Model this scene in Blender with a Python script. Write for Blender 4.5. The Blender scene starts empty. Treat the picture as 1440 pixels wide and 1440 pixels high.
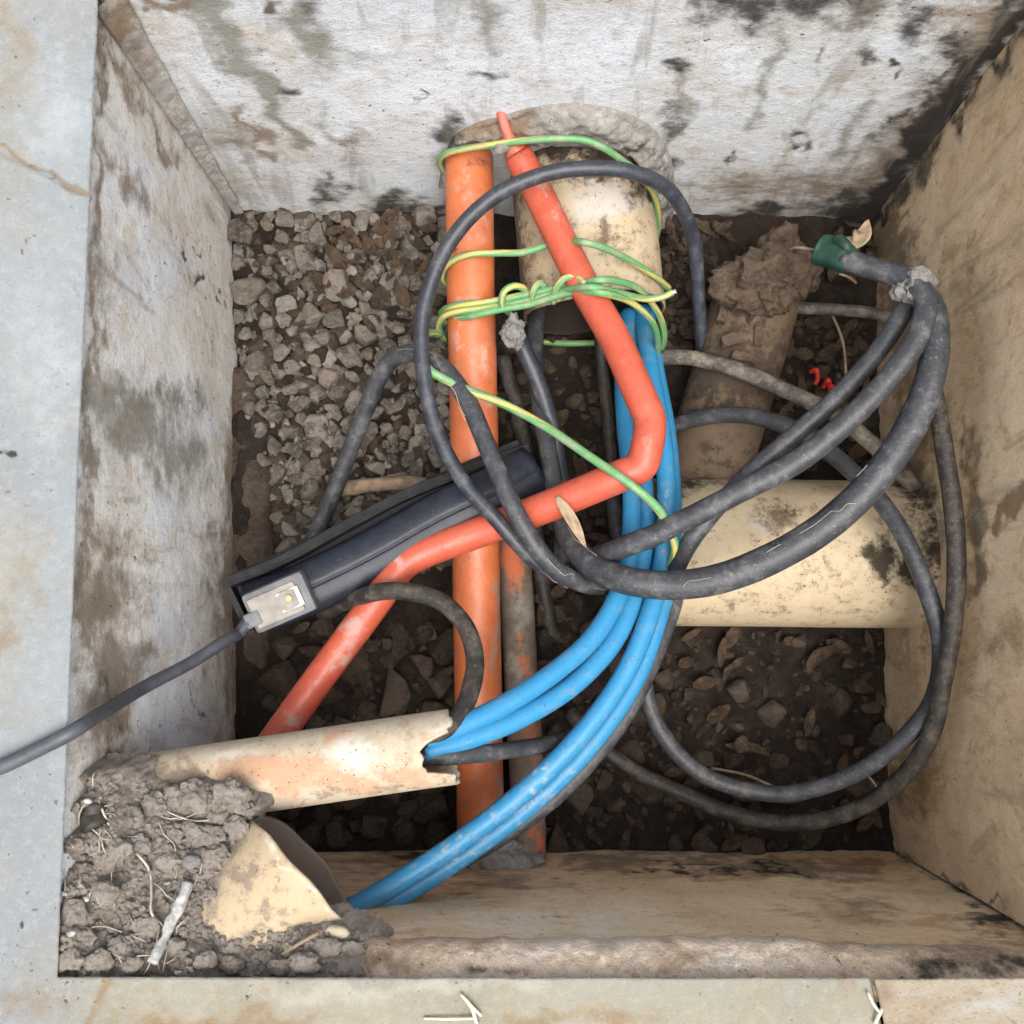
import bpy, bmesh, math, random
import numpy as np
from mathutils import Vector, Matrix, Euler

random.seed(7); rng = np.random.default_rng(7)
S = bpy.context.scene
C = S.collection

# ------------------------------------------------------------------ camera
FPX = 1440.0
CAM = Vector((0, 0, 1.0))
EUL = Euler((math.atan((855 - 720) / FPX), math.asin((740 - 720) / FPX), 0), 'XYZ')
cd = bpy.data.cameras.new('camera'); cd.sensor_width = 36; cd.lens = 36
cd.clip_start = 0.01; cd.clip_end = 500
co = bpy.data.objects.new('camera', cd); C.objects.link(co)
co.location = CAM; co.rotation_euler = EUL; S.camera = co

# ------------------------------------------------------------------ sky + soft sun
SUN_EL, SUN_AZ = math.radians(72), math.radians(160)     # azimuth clockwise from +Y
w = bpy.data.worlds.new('World'); S.world = w; w.use_nodes = True
wn = w.node_tree; wn.nodes.clear()
sky = wn.nodes.new('ShaderNodeTexSky'); sky.sky_type = 'NISHITA'; sky.sun_disc = False
sky.sun_elevation = SUN_EL; sky.sun_rotation = SUN_AZ
sky.air_density = 1.0; sky.dust_density = 6.0; sky.ozone_density = 0.6
hs = wn.nodes.new('ShaderNodeHueSaturation'); hs.inputs['Saturation'].default_value = 0.42
bg = wn.nodes.new('ShaderNodeBackground'); bg.inputs['Strength'].default_value = 0.15
wo = wn.nodes.new('ShaderNodeOutputWorld')
wn.links.new(sky.outputs[0], hs.inputs['Color']); wn.links.new(hs.outputs[0], bg.inputs[0]); wn.links.new(bg.outputs[0], wo.inputs[0])
sl = bpy.data.lights.new('sun', 'SUN'); sl.energy = 1.25; sl.angle = math.radians(42); sl.color = (1.0, 0.96, 0.91)
so = bpy.data.objects.new('sun', sl); C.objects.link(so)
sd = Vector((math.sin(SUN_AZ) * math.cos(SUN_EL), math.cos(SUN_AZ) * math.cos(SUN_EL), math.sin(SUN_EL)))
so.rotation_euler = sd.to_track_quat('Z', 'Y').to_euler(); so.location = sd * 5
S.view_settings.view_transform = 'Standard'; S.view_settings.look = 'None'
S.view_settings.exposure = 0.98; S.view_settings.gamma = 1.0
S.render.engine = 'CYCLES'
S.cycles.use_adaptive_sampling = True; S.cycles.adaptive_threshold = 0.03; S.cycles.use_denoising = True
S.cycles.max_bounces = 6; S.cycles.diffuse_bounces = 4

# ------------------------------------------------------------------ geometry helpers
RM = EUL.to_matrix(); RN = np.array(RM); CN = np.array(CAM)
def P(x, y, z):                      # photo pixel + height -> world point
    d = RM @ Vector(((x - 720) / FPX, (720 - y) / FPX, -1.0))
    return CAM + d * ((z - CAM.z) / d.z)
def PN(x, y, z):
    x, y, z = np.broadcast_arrays(np.asarray(x, float), np.asarray(y, float), np.asarray(z, float))
    d = np.stack([(x - 720) / FPX, (720 - y) / FPX, -np.ones_like(x)], -1) @ RN.T
    return CN + d * ((z - CN[2]) / d[..., 2])[..., None]
def PIX(v):                          # world -> photo pixel (numpy)
    l = (np.asarray(v) - CN) @ RN
    return 720 + FPX * l[..., 0] / -l[..., 2], 720 - FPX * l[..., 1] / -l[..., 2]
def R(px, z): return px * 0.5 * (1.0 - z) / FPX      # radius in metres of something px wide at height z

def _h(ix, iy, iz, s):
    n = (ix * 374761393 + iy * 668265263 + iz * 2147483647 + s * 974634777) & 0xffffffff
    n = ((n ^ (n >> 13)) * 1274126177) & 0xffffffff
    n = (n ^ (n >> 16)) & 0xffffffff
    return n / 4294967295.0
def vn(p, scale, s=0):
    q = np.asarray(p, float) * scale + 1000.0
    i = np.floor(q).astype(np.int64); f = q - i; f = f * f * (3 - 2 * f)
    r = 0
    for a in (0, 1):
        for b in (0, 1):
            for c in (0, 1):
                wgt = (f[..., 0] if a else 1 - f[..., 0]) * (f[..., 1] if b else 1 - f[..., 1]) * (f[..., 2] if c else 1 - f[..., 2])
                r = r + wgt * _h(i[..., 0] + a, i[..., 1] + b, i[..., 2] + c, s)
    return r - 0.5
def fbm(p, scale, s=0, o=4):
    r = 0; a = 1.0
    for k in range(o): r = r + a * vn(p, scale * 2 ** k, s + k); a *= 0.5
    return r
def seg_d(x, y, x0, y0, x1, y1):
    dx, dy = x1 - x0, y1 - y0
    t = np.clip(((x - x0) * dx + (y - y0) * dy) / (dx * dx + dy * dy), 0, 1)
    return np.hypot(x - x0 - t * dx, y - y0 - t * dy)
def blobs(px, py, lst):              # ('e',x,y,rx,ry,amp) ellipse or ('l',x0,y0,x1,y1,width,amp) streak
    r = np.zeros_like(px)
    for b in lst:
        if b[0] == 'e':
            d = np.sqrt(((px - b[1]) / b[3]) ** 2 + ((py - b[2]) / b[4]) ** 2); a = b[5]
        else:
            d = seg_d(px, py, *b[1:5]) / b[5]; a = b[6]
        r = np.maximum(r, a * 1.15 * np.clip(1 - d / 1.75, 0, 1) ** 0.9)
    return r

def mesh_obj(name, V, F, mat, parent=None, origin=None, smooth=True, uv=None, stain=None):
    """V in world space. origin = where the object's own origin sits."""
    V = np.asarray(V, float).reshape(-1, 3)
    o = Vector((0, 0, 0))
    if parent is not None: o = parent['_w']if False else WORLD[parent.name]
    elif origin is not None: o = Vector(origin)
    me = bpy.data.meshes.new(name)
    me.from_pydata((V - np.array(o)).tolist(), [], F)
    if stain:
        px, py = PIX(V); px = px + fbm(V, 28, 61, 4) * 34; py = py + fbm(V, 28, 71, 4) * 34
        inner = stain.pop('inner', None)
        for k, l in stain.items():
            at = me.attributes.new(k, 'FLOAT', 'POINT')
            val = l if isinstance(l, np.ndarray) else blobs(px, py, l)
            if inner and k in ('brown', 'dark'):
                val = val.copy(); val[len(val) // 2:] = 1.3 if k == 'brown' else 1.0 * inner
            at.data.foreach_set('value', val.astype(np.float32))
    if uv is not None:
        ul = me.uv_layers.new(name='UVMap')
        lv = np.zeros(len(me.loops), int); me.loops.foreach_get('vertex_index', lv)
        if callable(uv): arr = uv(me, lv)
        else: arr = np.asarray(uv)[lv]
        ul.data.foreach_set('uv', np.asarray(arr, np.float32).ravel())
    if smooth: me.polygons.foreach_set('use_smooth', [True] * len(me.polygons))
    me.materials.append(mat)
    ob = bpy.data.objects.new(name, me); C.objects.link(ob)
    WORLD[ob.name] = o.copy()
    if parent is not None: ob.parent = parent
    else: ob.location = o
    return ob
WORLD = {}
def thing(name, loc, label=None, cat=None, group=None, kind=None):
    e = bpy.data.objects.new(name, None); C.objects.link(e); e.location = loc; e.empty_display_size = 0.02
    WORLD[e.name] = Vector(loc)
    return tag(e, label, cat, group, kind)
def tag(o, label=None, cat=None, group=None, kind=None):
    if label: o['label'] = label
    if cat: o['category'] = cat
    if group: o['group'] = group
    if kind: o['kind'] = kind
    return o

def catmull(pts, step):
    p = [np.array(q, float) for q in pts]
    p = [2 * p[0] - p[1]] + p + [2 * p[-1] - p[-2]]
    out = []
    for i in range(1, len(p) - 2):
        n = max(2, int(np.linalg.norm(p[i + 1][:3] - p[i][:3]) / step))
        for k in range(n):
            t = k / n
            a, b, c, d = p[i - 1], p[i], p[i + 1], p[i + 2]
            out.append(0.5 * (2 * b + (c - a) * t + (2 * a - 5 * b + 4 * c - d) * t * t + (3 * b - a - 3 * c + d) * t ** 3))
    out.append(p[-2]); return np.array(out)

def sweep(pts, rad, seg=14, step=0.006, wob=0.0, seed=0, cap=True, flat=1.0):
    """pts: world points (list of 3 or 4 tuples with radius). returns V,F,UV"""
    q = [tuple(p) + ((rad,) if len(p) == 3 else ()) for p in [tuple(a) for a in pts]]
    c = catmull(q, step); r = c[:, 3]; c = c[:, :3]
    n = len(c); T = np.gradient(c, axis=0); T /= np.linalg.norm(T, axis=1)[:, None]
    N = np.zeros_like(T); up = np.array([0, 0, 1.0])
    a = up - T[0] * T[0].dot(up)
    if np.linalg.norm(a) < 1e-3: a = np.array([1.0, 0, 0])
    N[0] = a / np.linalg.norm(a)
    for i in range(1, n):
        v = N[i - 1] - T[i] * T[i].dot(N[i - 1]); N[i] = v / np.linalg.norm(v)
    B = np.cross(T, N)
    th = np.linspace(0, 2 * math.pi, seg, endpoint=False)
    L = np.concatenate([[0], np.cumsum(np.linalg.norm(np.diff(c, axis=0), axis=1))])
    V = c[:, None, :] + r[:, None, None] * (np.cos(th)[None, :, None] * N[:, None, :] * flat + np.sin(th)[None, :, None] * B[:, None, :])
    if wob:
        nz = fbm(V, 1 / (rad * 2.2), seed, 3)
        D = V - c[:, None, :]; D /= np.linalg.norm(D, axis=-1)[..., None]
        V = V + D * (nz * wob * rad)[..., None]
    V = V.reshape(-1, 3)
    UV = np.stack([np.repeat(L, seg), np.tile(th / (2 * math.pi), n)], -1)
    F = [(i * seg + j, i * seg + (j + 1) % seg, (i + 1) * seg + (j + 1) % seg, (i + 1) * seg + j) for i in range(n - 1) for j in range(seg)]
    if cap:
        F.append(tuple(range(seg - 1, -1, -1))); F.append(tuple((n - 1) * seg + j for j in range(seg)))
    return V, F, UV

def tube_obj(name, pix, width, mat, parent=None, seg=14, step=0.006, wob=0.0, seed=0, stain=None, r=None, label=None, cat=None, group=None):
    """pix: (x,y,z[,width px]); width in photo px at mean depth"""
    zm = sum(p[2] for p in pix) / len(pix)
    rad = r if r else R(width, zm)
    pts = []
    for p in pix:
        v = P(*p[:3])
        pts.append((v.x, v.y, v.z) + ((R(p[3], zm),) if len(p) > 3 else (rad,)))
    V, F, UV = sweep(pts, rad, seg, step, wob, seed)
    uvn = UV
    o = mesh_obj(name, V, F, mat, parent, origin=pts[0][:3], uv=uvn, stain=stain)
    if label: tag(o, label, cat, group)
    return o

def pipe_mesh(p0, p1, r, th, seg=56, rings=40, cut0=None, cut1=None, wob=0.01, seed=0):
    """hollow pipe; cut(theta)->axial offset (m). theta 0 = up"""
    p0 = np.array(p0); p1 = np.array(p1); T = p1 - p0; L = np.linalg.norm(T); T /= L
    up = np.array([0, 0, 1.0]); N = up - T * T.dot(up); N /= np.linalg.norm(N); B = np.cross(T, N)
    tt = np.linspace(0, 2 * math.pi, seg, endpoint=False)
    c0 = np.array([cut0(t) if cut0 else 0 for t in tt]); c1 = np.array([cut1(t) if cut1 else 0 for t in tt])
    V = []
    def ring(f, rr):
        ax = (c0 * (1 - f) + (L + c1) * f)
        return p0 + ax[:, None] * T + rr * (np.cos(tt)[:, None] * N + np.sin(tt)[:, None] * B)
    for k in range(rings): V.append(ring(k / (rings - 1), r))
    for k in range(rings): V.append(ring(1 - k / (rings - 1), r - th))
    V = np.array(V)
    nz = fbm(V, 12, seed, 2); D = N
    V = V + nz[..., None] * wob * r * 0.5
    m = len(V)
    F = [(i * seg + j, i * seg + (j + 1) % seg, ((i + 1) % m) * seg + (j + 1) % seg, ((i + 1) % m) * seg + j) for i in range(m) for j in range(seg)]
    return V.reshape(-1, 3), F

def grid_faces(nu, nv):
    return [(j * nu + i, j * nu + i + 1, (j + 1) * nu + i + 1, (j + 1) * nu + i) for j in range(nv - 1) for i in range(nu - 1)]
def patch(c00, c10, c01, c11, nu, nv, amp=0.002, seed=0, over=1.0):
    a, b, c, d = [np.array(P(*q)) for q in (c00, c10, c01, c11)]
    u = np.linspace(0, 1, nu)[None, :, None]; v = np.linspace(0, over, nv)[:, None, None]
    V = (a * (1 - u) + b * u) * (1 - v) + (c * (1 - u) + d * u) * v
    n = np.cross(b - a, c - a); n /= np.linalg.norm(n)
    V = V + (fbm(V, 9, seed, 3) * amp * 2 + fbm(V, 60, seed + 9, 3) * amp * 0.5)[..., None] * n
    return V.reshape(-1, 3), grid_faces(nu, nv)
def blob_mesh(center, rad, sub=3, amp=0.35, scale=40, seed=0, oct=4, flatz=1.0, crumb=0.0):
    bm = bmesh.new(); bmesh.ops.create_icosphere(bm, subdivisions=sub, radius=1.0)
    V = np.array([v.co[:] for v in bm.verts]); F = [tuple(v.index for v in f.verts) for f in bm.faces]; bm.free()
    rad = np.array(rad if hasattr(rad, '__len__') else (rad,) * 3, float)
    W = V * rad + np.array(center)
    d = fbm(W, scale, seed, oct) * 2 * amp
    if crumb: d = d + crumb * (0.45 - np.abs(vn(W, scale * 2.2, seed + 50)) * 2.2 - np.abs(vn(W, scale * 4.5, seed + 51)) * 1.1)
    W = np.array(center) + V * rad * (1 + d)[:, None]
    return W, F

# ------------------------------------------------------------------ materials
class NT:
    def __init__(s, name):
        s.m = bpy.data.materials.new(name); s.m.use_nodes = True; s.t = s.m.node_tree; s.t.nodes.clear()
        s.out = s.n('ShaderNodeOutputMaterial'); s.b = s.n('ShaderNodeBsdfPrincipled'); s.l(s.b.outputs[0], s.out.inputs[0])
        s.tc = s.n('ShaderNodeTexCoord')
    def n(s, t): return s.t.nodes.new(t)
    def l(s, a, b): s.t.links.new(a, b)
    def put(s, sock, v):
        if isinstance(v, (int, float)): sock.default_value = v
        elif isinstance(v, tuple): sock.default_value = v if len(v) == len(sock.default_value) else v + (1,)
        else: s.l(v, sock)
    def math(s, op, a, b=0.0, c=None, clamp=False):
        n = s.n('ShaderNodeMath'); n.operation = op; n.use_clamp = clamp
        s.put(n.inputs[0], a); s.put(n.inputs[1], b)
        if c is not None: s.put(n.inputs[2], c)
        return n.outputs[0]
    def map(s, scale=(1, 1, 1), rot=(0, 0, 0), src=None, loc=(0, 0, 0)):
        n = s.n('ShaderNodeMapping'); s.l(src or s.tc.outputs['Object'], n.inputs[0]); n.inputs['Scale'].default_value = scale; n.inputs['Rotation'].default_value = rot; n.inputs['Location'].default_value = loc
        return n.outputs[0]
    def noise(s, scale, vec=None, det=4, rough=0.55, dist=0.0):
        n = s.n('ShaderNodeTexNoise'); n.inputs['Scale'].default_value = scale; n.inputs['Detail'].default_value = det
        n.inputs['Roughness'].default_value = rough; n.inputs['Distortion'].default_value = dist
        s.l(vec or s.tc.outputs['Object'], n.inputs['Vector']); return n.outputs[0]
    def voro(s, scale, vec=None, feat='F1'):
        n = s.n('ShaderNodeTexVoronoi'); n.feature = feat; n.inputs['Scale'].default_value = scale
        s.l(vec or s.tc.outputs['Object'], n.inputs['Vector']); return n.outputs[0]
    def step(s, v, a, b, lo=0.0, hi=1.0):
        n = s.n('ShaderNodeMapRange'); n.interpolation_type = 'SMOOTHSTEP'
        s.put(n.inputs[0], v); n.inputs[1].default_value = a; n.inputs[2].default_value = b; n.inputs[3].default_value = lo; n.inputs[4].default_value = hi
        return n.outputs[0]
    def mix(s, f, a, b, mode='MIX'):
        n = s.n('ShaderNodeMix'); n.data_type = 'RGBA'; n.blend_type = mode
        s.put(n.inputs[0], f); s.put(n.inputs[6], a); s.put(n.inputs[7], b); return n.outputs[2]
    def attr(s, name):
        n = s.n('ShaderNodeAttribute'); n.attribute_name = name; return n.outputs['Fac']
    def stain(s, col, name, color, amt, nz, spread=1.5, lo=0.22, hi=0.80):
        at = s.attr(name)
        a = s.math('MULTIPLY_ADD', s.math('SUBTRACT', nz, 0.5), spread, at)
        gate = s.step(at, 0.0, 0.22)
        f = s.math('MULTIPLY', s.math('MULTIPLY', s.step(a, lo, hi), amt), gate)
        return s.mix(f, col, color), f
    def bump(s, h, strength=0.3, dist=0.002, prev=None):
        n = s.n('ShaderNodeBump'); n.inputs['Strength'].default_value = strength; n.inputs['Distance'].default_value = dist
        s.put(n.inputs['Height'], h)
        if prev: s.l(prev, n.inputs['Normal'])
        return n.outputs[0]
    def fin(s, col, rough, nor=None, spec=0.5):
        s.put(s.b.inputs['Base Color'], col); s.put(s.b.inputs['Roughness'], rough); s.b.inputs['Specular IOR Level'].default_value = spec
        if nor: s.l(nor, s.b.inputs['Normal'])
        return s.m

def concrete(name, c1, c2, c3, stretch=(1, 1, 1), brown=(0.17, 0.12, 0.075), dark=(0.022, 0.02, 0.018), pale=(0.60, 0.63, 0.66), pit=1.0, tan_amt=0.8, grainy=0.0, drip=None, calm=1.0):
    s = NT(name); sv = s.map(stretch)
    base = s.noise(5, sv, 4, 0.65, 0.4)
    col = s.mix(s.step(base, 0.38, 0.62), c1, c2)
    big = s.noise(14, sv, 5, 0.72, 0.6)
    col = s.mix(s.math('MULTIPLY', s.step(big, 0.5, 0.66), tan_amt), col, c3)
    sn = s.noise(26, s.map(stretch, loc=(2, 5, 9)), 6, 0.74)
    col, _ = s.stain(col, 'pale', pale, 0.85, sn)
    mid = s.noise(95, sv, 4, 0.72)
    fine = s.noise(430, sv, 2, 0.6)
    col = s.mix(s.step(mid, 0.52, 0.72, 0, 0.36 * calm), col, brown)
    col = s.mix(s.step(mid, 0.5, 0.34, 0, 0.35), col, pale)
    col, fb = s.stain(col, 'brown', brown, 0.85, sn)
    col, fo = s.stain(col, 'olive', (0.15, 0.14, 0.10), 0.75, sn)
    col, fd = s.stain(col, 'dark', dark, 0.93, sn)
    col = s.mix(s.step(fine, 0.54, 0.74, 0, 0.45 * calm), col, (0.07, 0.055, 0.04))
    if drip:
        dv = s.noise(1.0, s.map(drip, loc=(4, 4, 1)), 4, 0.62, 0.5)
        col = s.mix(s.step(dv, 0.52, 0.68, 0, 0.5), col, (0.20, 0.175, 0.135))
    pits = s.math('MULTIPLY', s.step(s.noise(120, s.map(stretch, loc=(3, 1, 7)), 2, 0.6), 0.66, 0.71), s.math('MULTIPLY', s.step(base, 0.4, 0.6), pit))
    col = s.mix(s.math('MULTIPLY', pits, 0.85), col, (0.03, 0.024, 0.018))
    h = s.math('MULTIPLY_ADD', mid, 1.0 + grainy, s.math('MULTIPLY', fine, 0.45))
    wm = s.math('MULTIPLY', s.attr('warm'), 0.8)
    col = s.mix(wm, col, s.mix(1.0, col, (1.14, 0.96, 0.70), 'MULTIPLY'))
    return s.fin(col, 0.88, s.bump(h, 0.55, 0.0026), 0.25)
def loc_vec(s): return s.map((1, 1, 1), loc=(5, 2, 1))

def plastic(name, c1, c2, dirt=(0.13, 0.10, 0.075), dirt_amt=0.5, dirt_lo=0.58, rough=0.42, scale=14, specks=0.6, brownc=None, tint2=None, pale=(0.5, 0.47, 0.43), spec=0.45):
    s = NT(name)
    dn = s.noise(scale * 2.6, s.map((1, 1, 1), loc=(2, 9, 4)), 6, 0.75)
    sn = s.noise(75, None, 5, 0.72)
    col = s.mix(s.step(dn, 0.35, 0.66), c1, c2)
    if tint2: col, _ = s.stain(col, 'tint', tint2, 0.7, sn, 1.8)
    f = s.math('MULTIPLY', s.step(dn, dirt_lo, dirt_lo + 0.12), dirt_amt)
    col = s.mix(f, col, dirt)
    col = s.mix(s.step(sn, 0.52, 0.75, 0, 0.35), col, dirt)
    col, fp = s.stain(col, 'pale', pale, 0.8, sn, 1.9)
    col, fb = s.stain(col, 'brown', brownc or dirt, 0.95, sn, 1.7)
    col, fd = s.stain(col, 'dark', (0.025, 0.018, 0.013), 0.95, sn, 1.5)
    fine = s.noise(300, None, 2, 0.6)
    sp = s.math('MULTIPLY', s.step(fine, 0.63, 0.69), s.math('MULTIPLY', s.step(dn, 0.42, 0.6), specks))
    col = s.mix(sp, col, (0.045, 0.032, 0.022))
    dd = s.math('MAXIMUM', s.math('MAXIMUM', f, fb), s.math('MAXIMUM', fd, fp))
    h = s.math('MULTIPLY_ADD', s.step(sn, 0.5, 0.8), 0.8, s.math('MULTIPLY', fine, 0.18))
    return s.fin(col, s.math('MULTIPLY_ADD', dd, 0.45, rough, clamp=True), s.bump(h, 0.45, 0.0014), spec)

def cable_mat(name, c=(0.03, 0.032, 0.038), dust=(0.19, 0.17, 0.15), amt=0.6, web=0.8, rough=0.42, lo=0.5, spec=0.5):
    s = NT(name)
    dn = s.noise(42, None, 6, 0.76)
    col = s.mix(s.step(dn, 0.3, 0.6), tuple(x * 0.75 for x in c), tuple(x * 1.5 for x in c))
    d = s.math('MULTIPLY', s.step(dn, lo, lo + 0.2), amt)
    col = s.mix(d, col, dust)
    fine = s.noise(260, None, 3, 0.65)
    col = s.mix(s.step(fine, 0.6, 0.7, 0, 0.06 + 0.5 * web), col, (0.34, 0.32, 0.29))
    col = s.mix(s.step(fine, 0.42, 0.3, 0, 0.6), col, tuple(x * 0.4 for x in c))
    h = s.math('MULTIPLY_ADD', fine, 0.5, dn)
    return s.fin(col, s.math('MULTIPLY_ADD', d, 0.4, rough, clamp=True), s.bump(h, 0.4, 0.0012), spec)

def earth(name, c1, c2, c3, scale=30, rough=0.95, bs=0.9, rnd=0.0):
    s = NT(name); vec = None
    if rnd: geo = s.n('ShaderNodeNewGeometry'); vec = geo.outputs['Position']
    a = s.noise(scale, vec, 4, 0.65); b = s.noise(scale * 5, vec, 5, 0.78)
    col = s.mix(s.step(a, 0.38, 0.64), c1, c2)
    if rnd:                                    # every stone its own tone: greyer, redder, darker
        oi = s.n('ShaderNodeObjectInfo')
        r0 = s.math('FRACT', s.math('ADD', oi.outputs['Random'], geo.outputs['Random Per Island']))
        r1 = s.math('FRACT', s.math('MULTIPLY', r0, 17.3)); r2 = s.math('FRACT', s.math('MULTIPLY', r0, 41.7))
        col = s.mix(s.math('MULTIPLY', s.math('MULTIPLY', r0, r0), rnd), col, tuple(x * 0.22 for x in c2))
        col = s.mix(s.math('MULTIPLY', r1, 0.45), col, (c1[0] * 1.15, c1[1] * 0.92, c1[2] * 0.72))
        col = s.mix(s.math('MULTIPLY', s.math('MULTIPLY', r2, r2), 0.5), col, tuple(min(1, x * 1.25) for x in c3))
        col = s.mix(s.step(s.noise(20, vec, 5, 0.7), 0.50, 0.66, 0, 0.8), col, (0.035, 0.026, 0.019))     # mud clinging in patches
    col = s.mix(s.step(b, 0.5, 0.68, 0, 0.8), col, c3)
    col = s.mix(s.step(b, 0.46, 0.32, 0, 0.7), col, tuple(x * 0.35 for x in c2))
    return s.fin(col, rough, s.bump(b, bs, 0.007), 0.2)

def simple(name, c, rough=0.6, metal=0.0, var=0.25, scale=60, bump=0.25):
    s = NT(name)
    n = s.noise(scale, None, 5, 0.65)
    col = s.mix(s.step(n, 0.3, 0.72), tuple(x * (1 - var) for x in c), tuple(min(1, x * (1 + var)) for x in c))
    s.b.inputs['Metallic'].default_value = metal
    return s.fin(col, rough, s.bump(n, bump, 0.001))

def wire_mat():
    s = NT('earth_wire_stripes')
    sep = s.n('ShaderNodeSeparateXYZ'); s.l(s.tc.outputs['UV'], sep.inputs[0])
    a = s.math('FRACT', s.math('ADD', sep.outputs[1], s.math('MULTIPLY', sep.outputs[0], 3.1)))
    f = s.step(s.math('ABSOLUTE', s.math('SUBTRACT', a, 0.5)), 0.40, 0.42)
    col = s.mix(f, (0.095, 0.27, 0.10), (0.50, 0.38, 0.10))
    d = s.step(s.noise(70, None, 6, 0.7), 0.44, 0.66, 0, 0.75)
    col = s.mix(d, col, (0.27, 0.28, 0.19))
    return s.fin(col, 0.5, s.bump(s.noise(160), 0.25, 0.0008))

M = {}
M['wall_back'] = concrete('concrete_back_wall', (0.525, 0.55, 0.57), (0.475, 0.47, 0.445), (0.42, 0.365, 0.29), (0.8, 1, 1.2), pit=0.9, drip=(26, 26, 4.5), tan_amt=0.65)
M['wall_left'] = concrete('concrete_left_wall', (0.67, 0.67, 0.64), (0.59, 0.555, 0.485), (0.49, 0.41, 0.31), (1, 0.9, 1.1), pit=1.0, drip=(20, 20, 5), tan_amt=0.7)
M['wall_right'] = concrete('concrete_right_wall', (0.70, 0.535, 0.35), (0.60, 0.44, 0.27), (0.44, 0.30, 0.17), (1, 1.4, 0.8), brown=(0.20, 0.125, 0.062), pale=(0.66, 0.54, 0.40), pit=0.45, drip=(17, 17, 2.5), calm=.7)
M['wall_front'] = concrete('concrete_front_wall', (0.76, 0.58, 0.385), (0.66, 0.475, 0.29), (0.48, 0.315, 0.17), (0.8, 1, 1.2), brown=(0.24, 0.165, 0.10), pale=(0.72, 0.63, 0.50), calm=.8, pit=0.9)
M['slab'] = concrete('concrete_slab', (0.205, 0.224, 0.231), (0.182, 0.197, 0.203), (0.21, 0.188, 0.147), (1, 1, 1), pale=(0.265, 0.288, 0.30), brown=(0.16, 0.125, 0.085), pit=0.8, tan_amt=0.35, calm=.45)  # greyed below real pale concrete to hold back the open-sky glare on the rim
M['slab_front'] = concrete('concrete_front_slab', (0.25, 0.218, 0.165), (0.225, 0.185, 0.13), (0.21, 0.16, 0.10), (0.6, 1, 1), pale=(0.28, 0.28, 0.26), brown=(0.165, 0.12, 0.075), pit=0.8)
M['mortar'] = concrete('rough_mortar', (0.25, 0.238, 0.22), (0.175, 0.16, 0.142), (0.30, 0.288, 0.265), pale=(0.38, 0.37, 0.35), pit=1.0, grainy=1.5)
M['ledge'] = concrete('crumbly_ledge_mortar', (0.58, 0.47, 0.36), (0.48, 0.37, 0.27), (0.38, 0.27, 0.185), pale=(0.62, 0.54, 0.45), pit=1.0, grainy=2.0)
M['mortar_smooth'] = concrete('mortar_fillet', (0.33, 0.31, 0.28), (0.27, 0.245, 0.215), (0.24, 0.21, 0.17), pit=0.3)
M['soil'] = earth('dark_floor_soil', (0.017, 0.012, 0.009), (0.030, 0.022, 0.016), (0.042, 0.031, 0.023), 22)  # soil, and brown stones below, coloured extra dark for the pit-bottom gloom
M['heap'] = earth('dry_grey_soil', (0.285, 0.248, 0.21), (0.205, 0.173, 0.143), (0.36, 0.325, 0.285), 26)
M['clod'] = earth('dry_clod', (0.30, 0.265, 0.228), (0.22, 0.188, 0.157), (0.37, 0.335, 0.295), 40)
M['clod_brown'] = earth('brown_clod', (0.13, 0.094, 0.066), (0.075, 0.053, 0.036), (0.19, 0.147, 0.11), 40)
M['putty'] = earth('grey_putty', (0.30, 0.29, 0.27), (0.21, 0.20, 0.185), (0.36, 0.35, 0.33), 45)
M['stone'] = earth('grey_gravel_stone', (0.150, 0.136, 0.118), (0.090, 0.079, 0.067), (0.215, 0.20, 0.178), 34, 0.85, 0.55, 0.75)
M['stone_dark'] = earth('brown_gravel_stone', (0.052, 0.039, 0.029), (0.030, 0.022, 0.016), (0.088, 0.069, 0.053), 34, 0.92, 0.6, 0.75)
M['ground'] = earth('outside_ground', (0.10, 0.085, 0.055), (0.07, 0.08, 0.035), (0.14, 0.12, 0.08), 3)
M['orange'] = plastic('orange_duct_plastic', (0.52, 0.145, 0.052), (0.45, 0.115, 0.04), (0.30, 0.18, 0.13), 0.45, 0.62, 0.42, pale=(0.44, 0.27, 0.205))
M['orange_dirty'] = plastic('mud_coated_orange_duct', (0.115, 0.088, 0.065), (0.17, 0.135, 0.105), (0.38, 0.095, 0.045), 0.55, 0.64, 0.7, 22, pale=(0.27, 0.24, 0.20), brownc=(0.50, 0.13, 0.05))
M['red'] = plastic('red_orange_duct_plastic', (0.47, 0.092, 0.05), (0.41, 0.074, 0.04), (0.33, 0.17, 0.13), 0.35, 0.66, 0.40, pale=(0.40, 0.27, 0.23))
M['cream'] = plastic('cream_pipe_plastic', (0.43, 0.352, 0.235), (0.39, 0.312, 0.20), (0.17, 0.115, 0.07), 0.7, 0.555, 0.62, specks=1.0, spec=0.3, brownc=(0.13, 0.095, 0.065), pale=(0.42, 0.40, 0.37))
M['cream_stub'] = plastic('weathered_cream_pipe', (0.44, 0.38, 0.285), (0.39, 0.325, 0.235), (0.30, 0.22, 0.16), 0.65, 0.55, 0.8, specks=1.0, spec=0.2, tint2=(0.42, 0.21, 0.115), brownc=(0.20, 0.155, 0.115), pale=(0.56, 0.53, 0.47))
M['cream_cut'] = plastic('yellowed_cream_pipe', (0.39, 0.31, 0.20), (0.355, 0.275, 0.17), (0.20, 0.16, 0.125), 0.85, 0.50, 0.75, tint2=(0.46, 0.30, 0.16), brownc=(0.20, 0.16, 0.125), pale=(0.55, 0.5, 0.42))
M['tan_pipe'] = plastic('muddy_tan_pipe', (0.125, 0.088, 0.053), (0.095, 0.065, 0.038), (0.045, 0.031, 0.021), 0.75, 0.52, 0.75)
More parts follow.
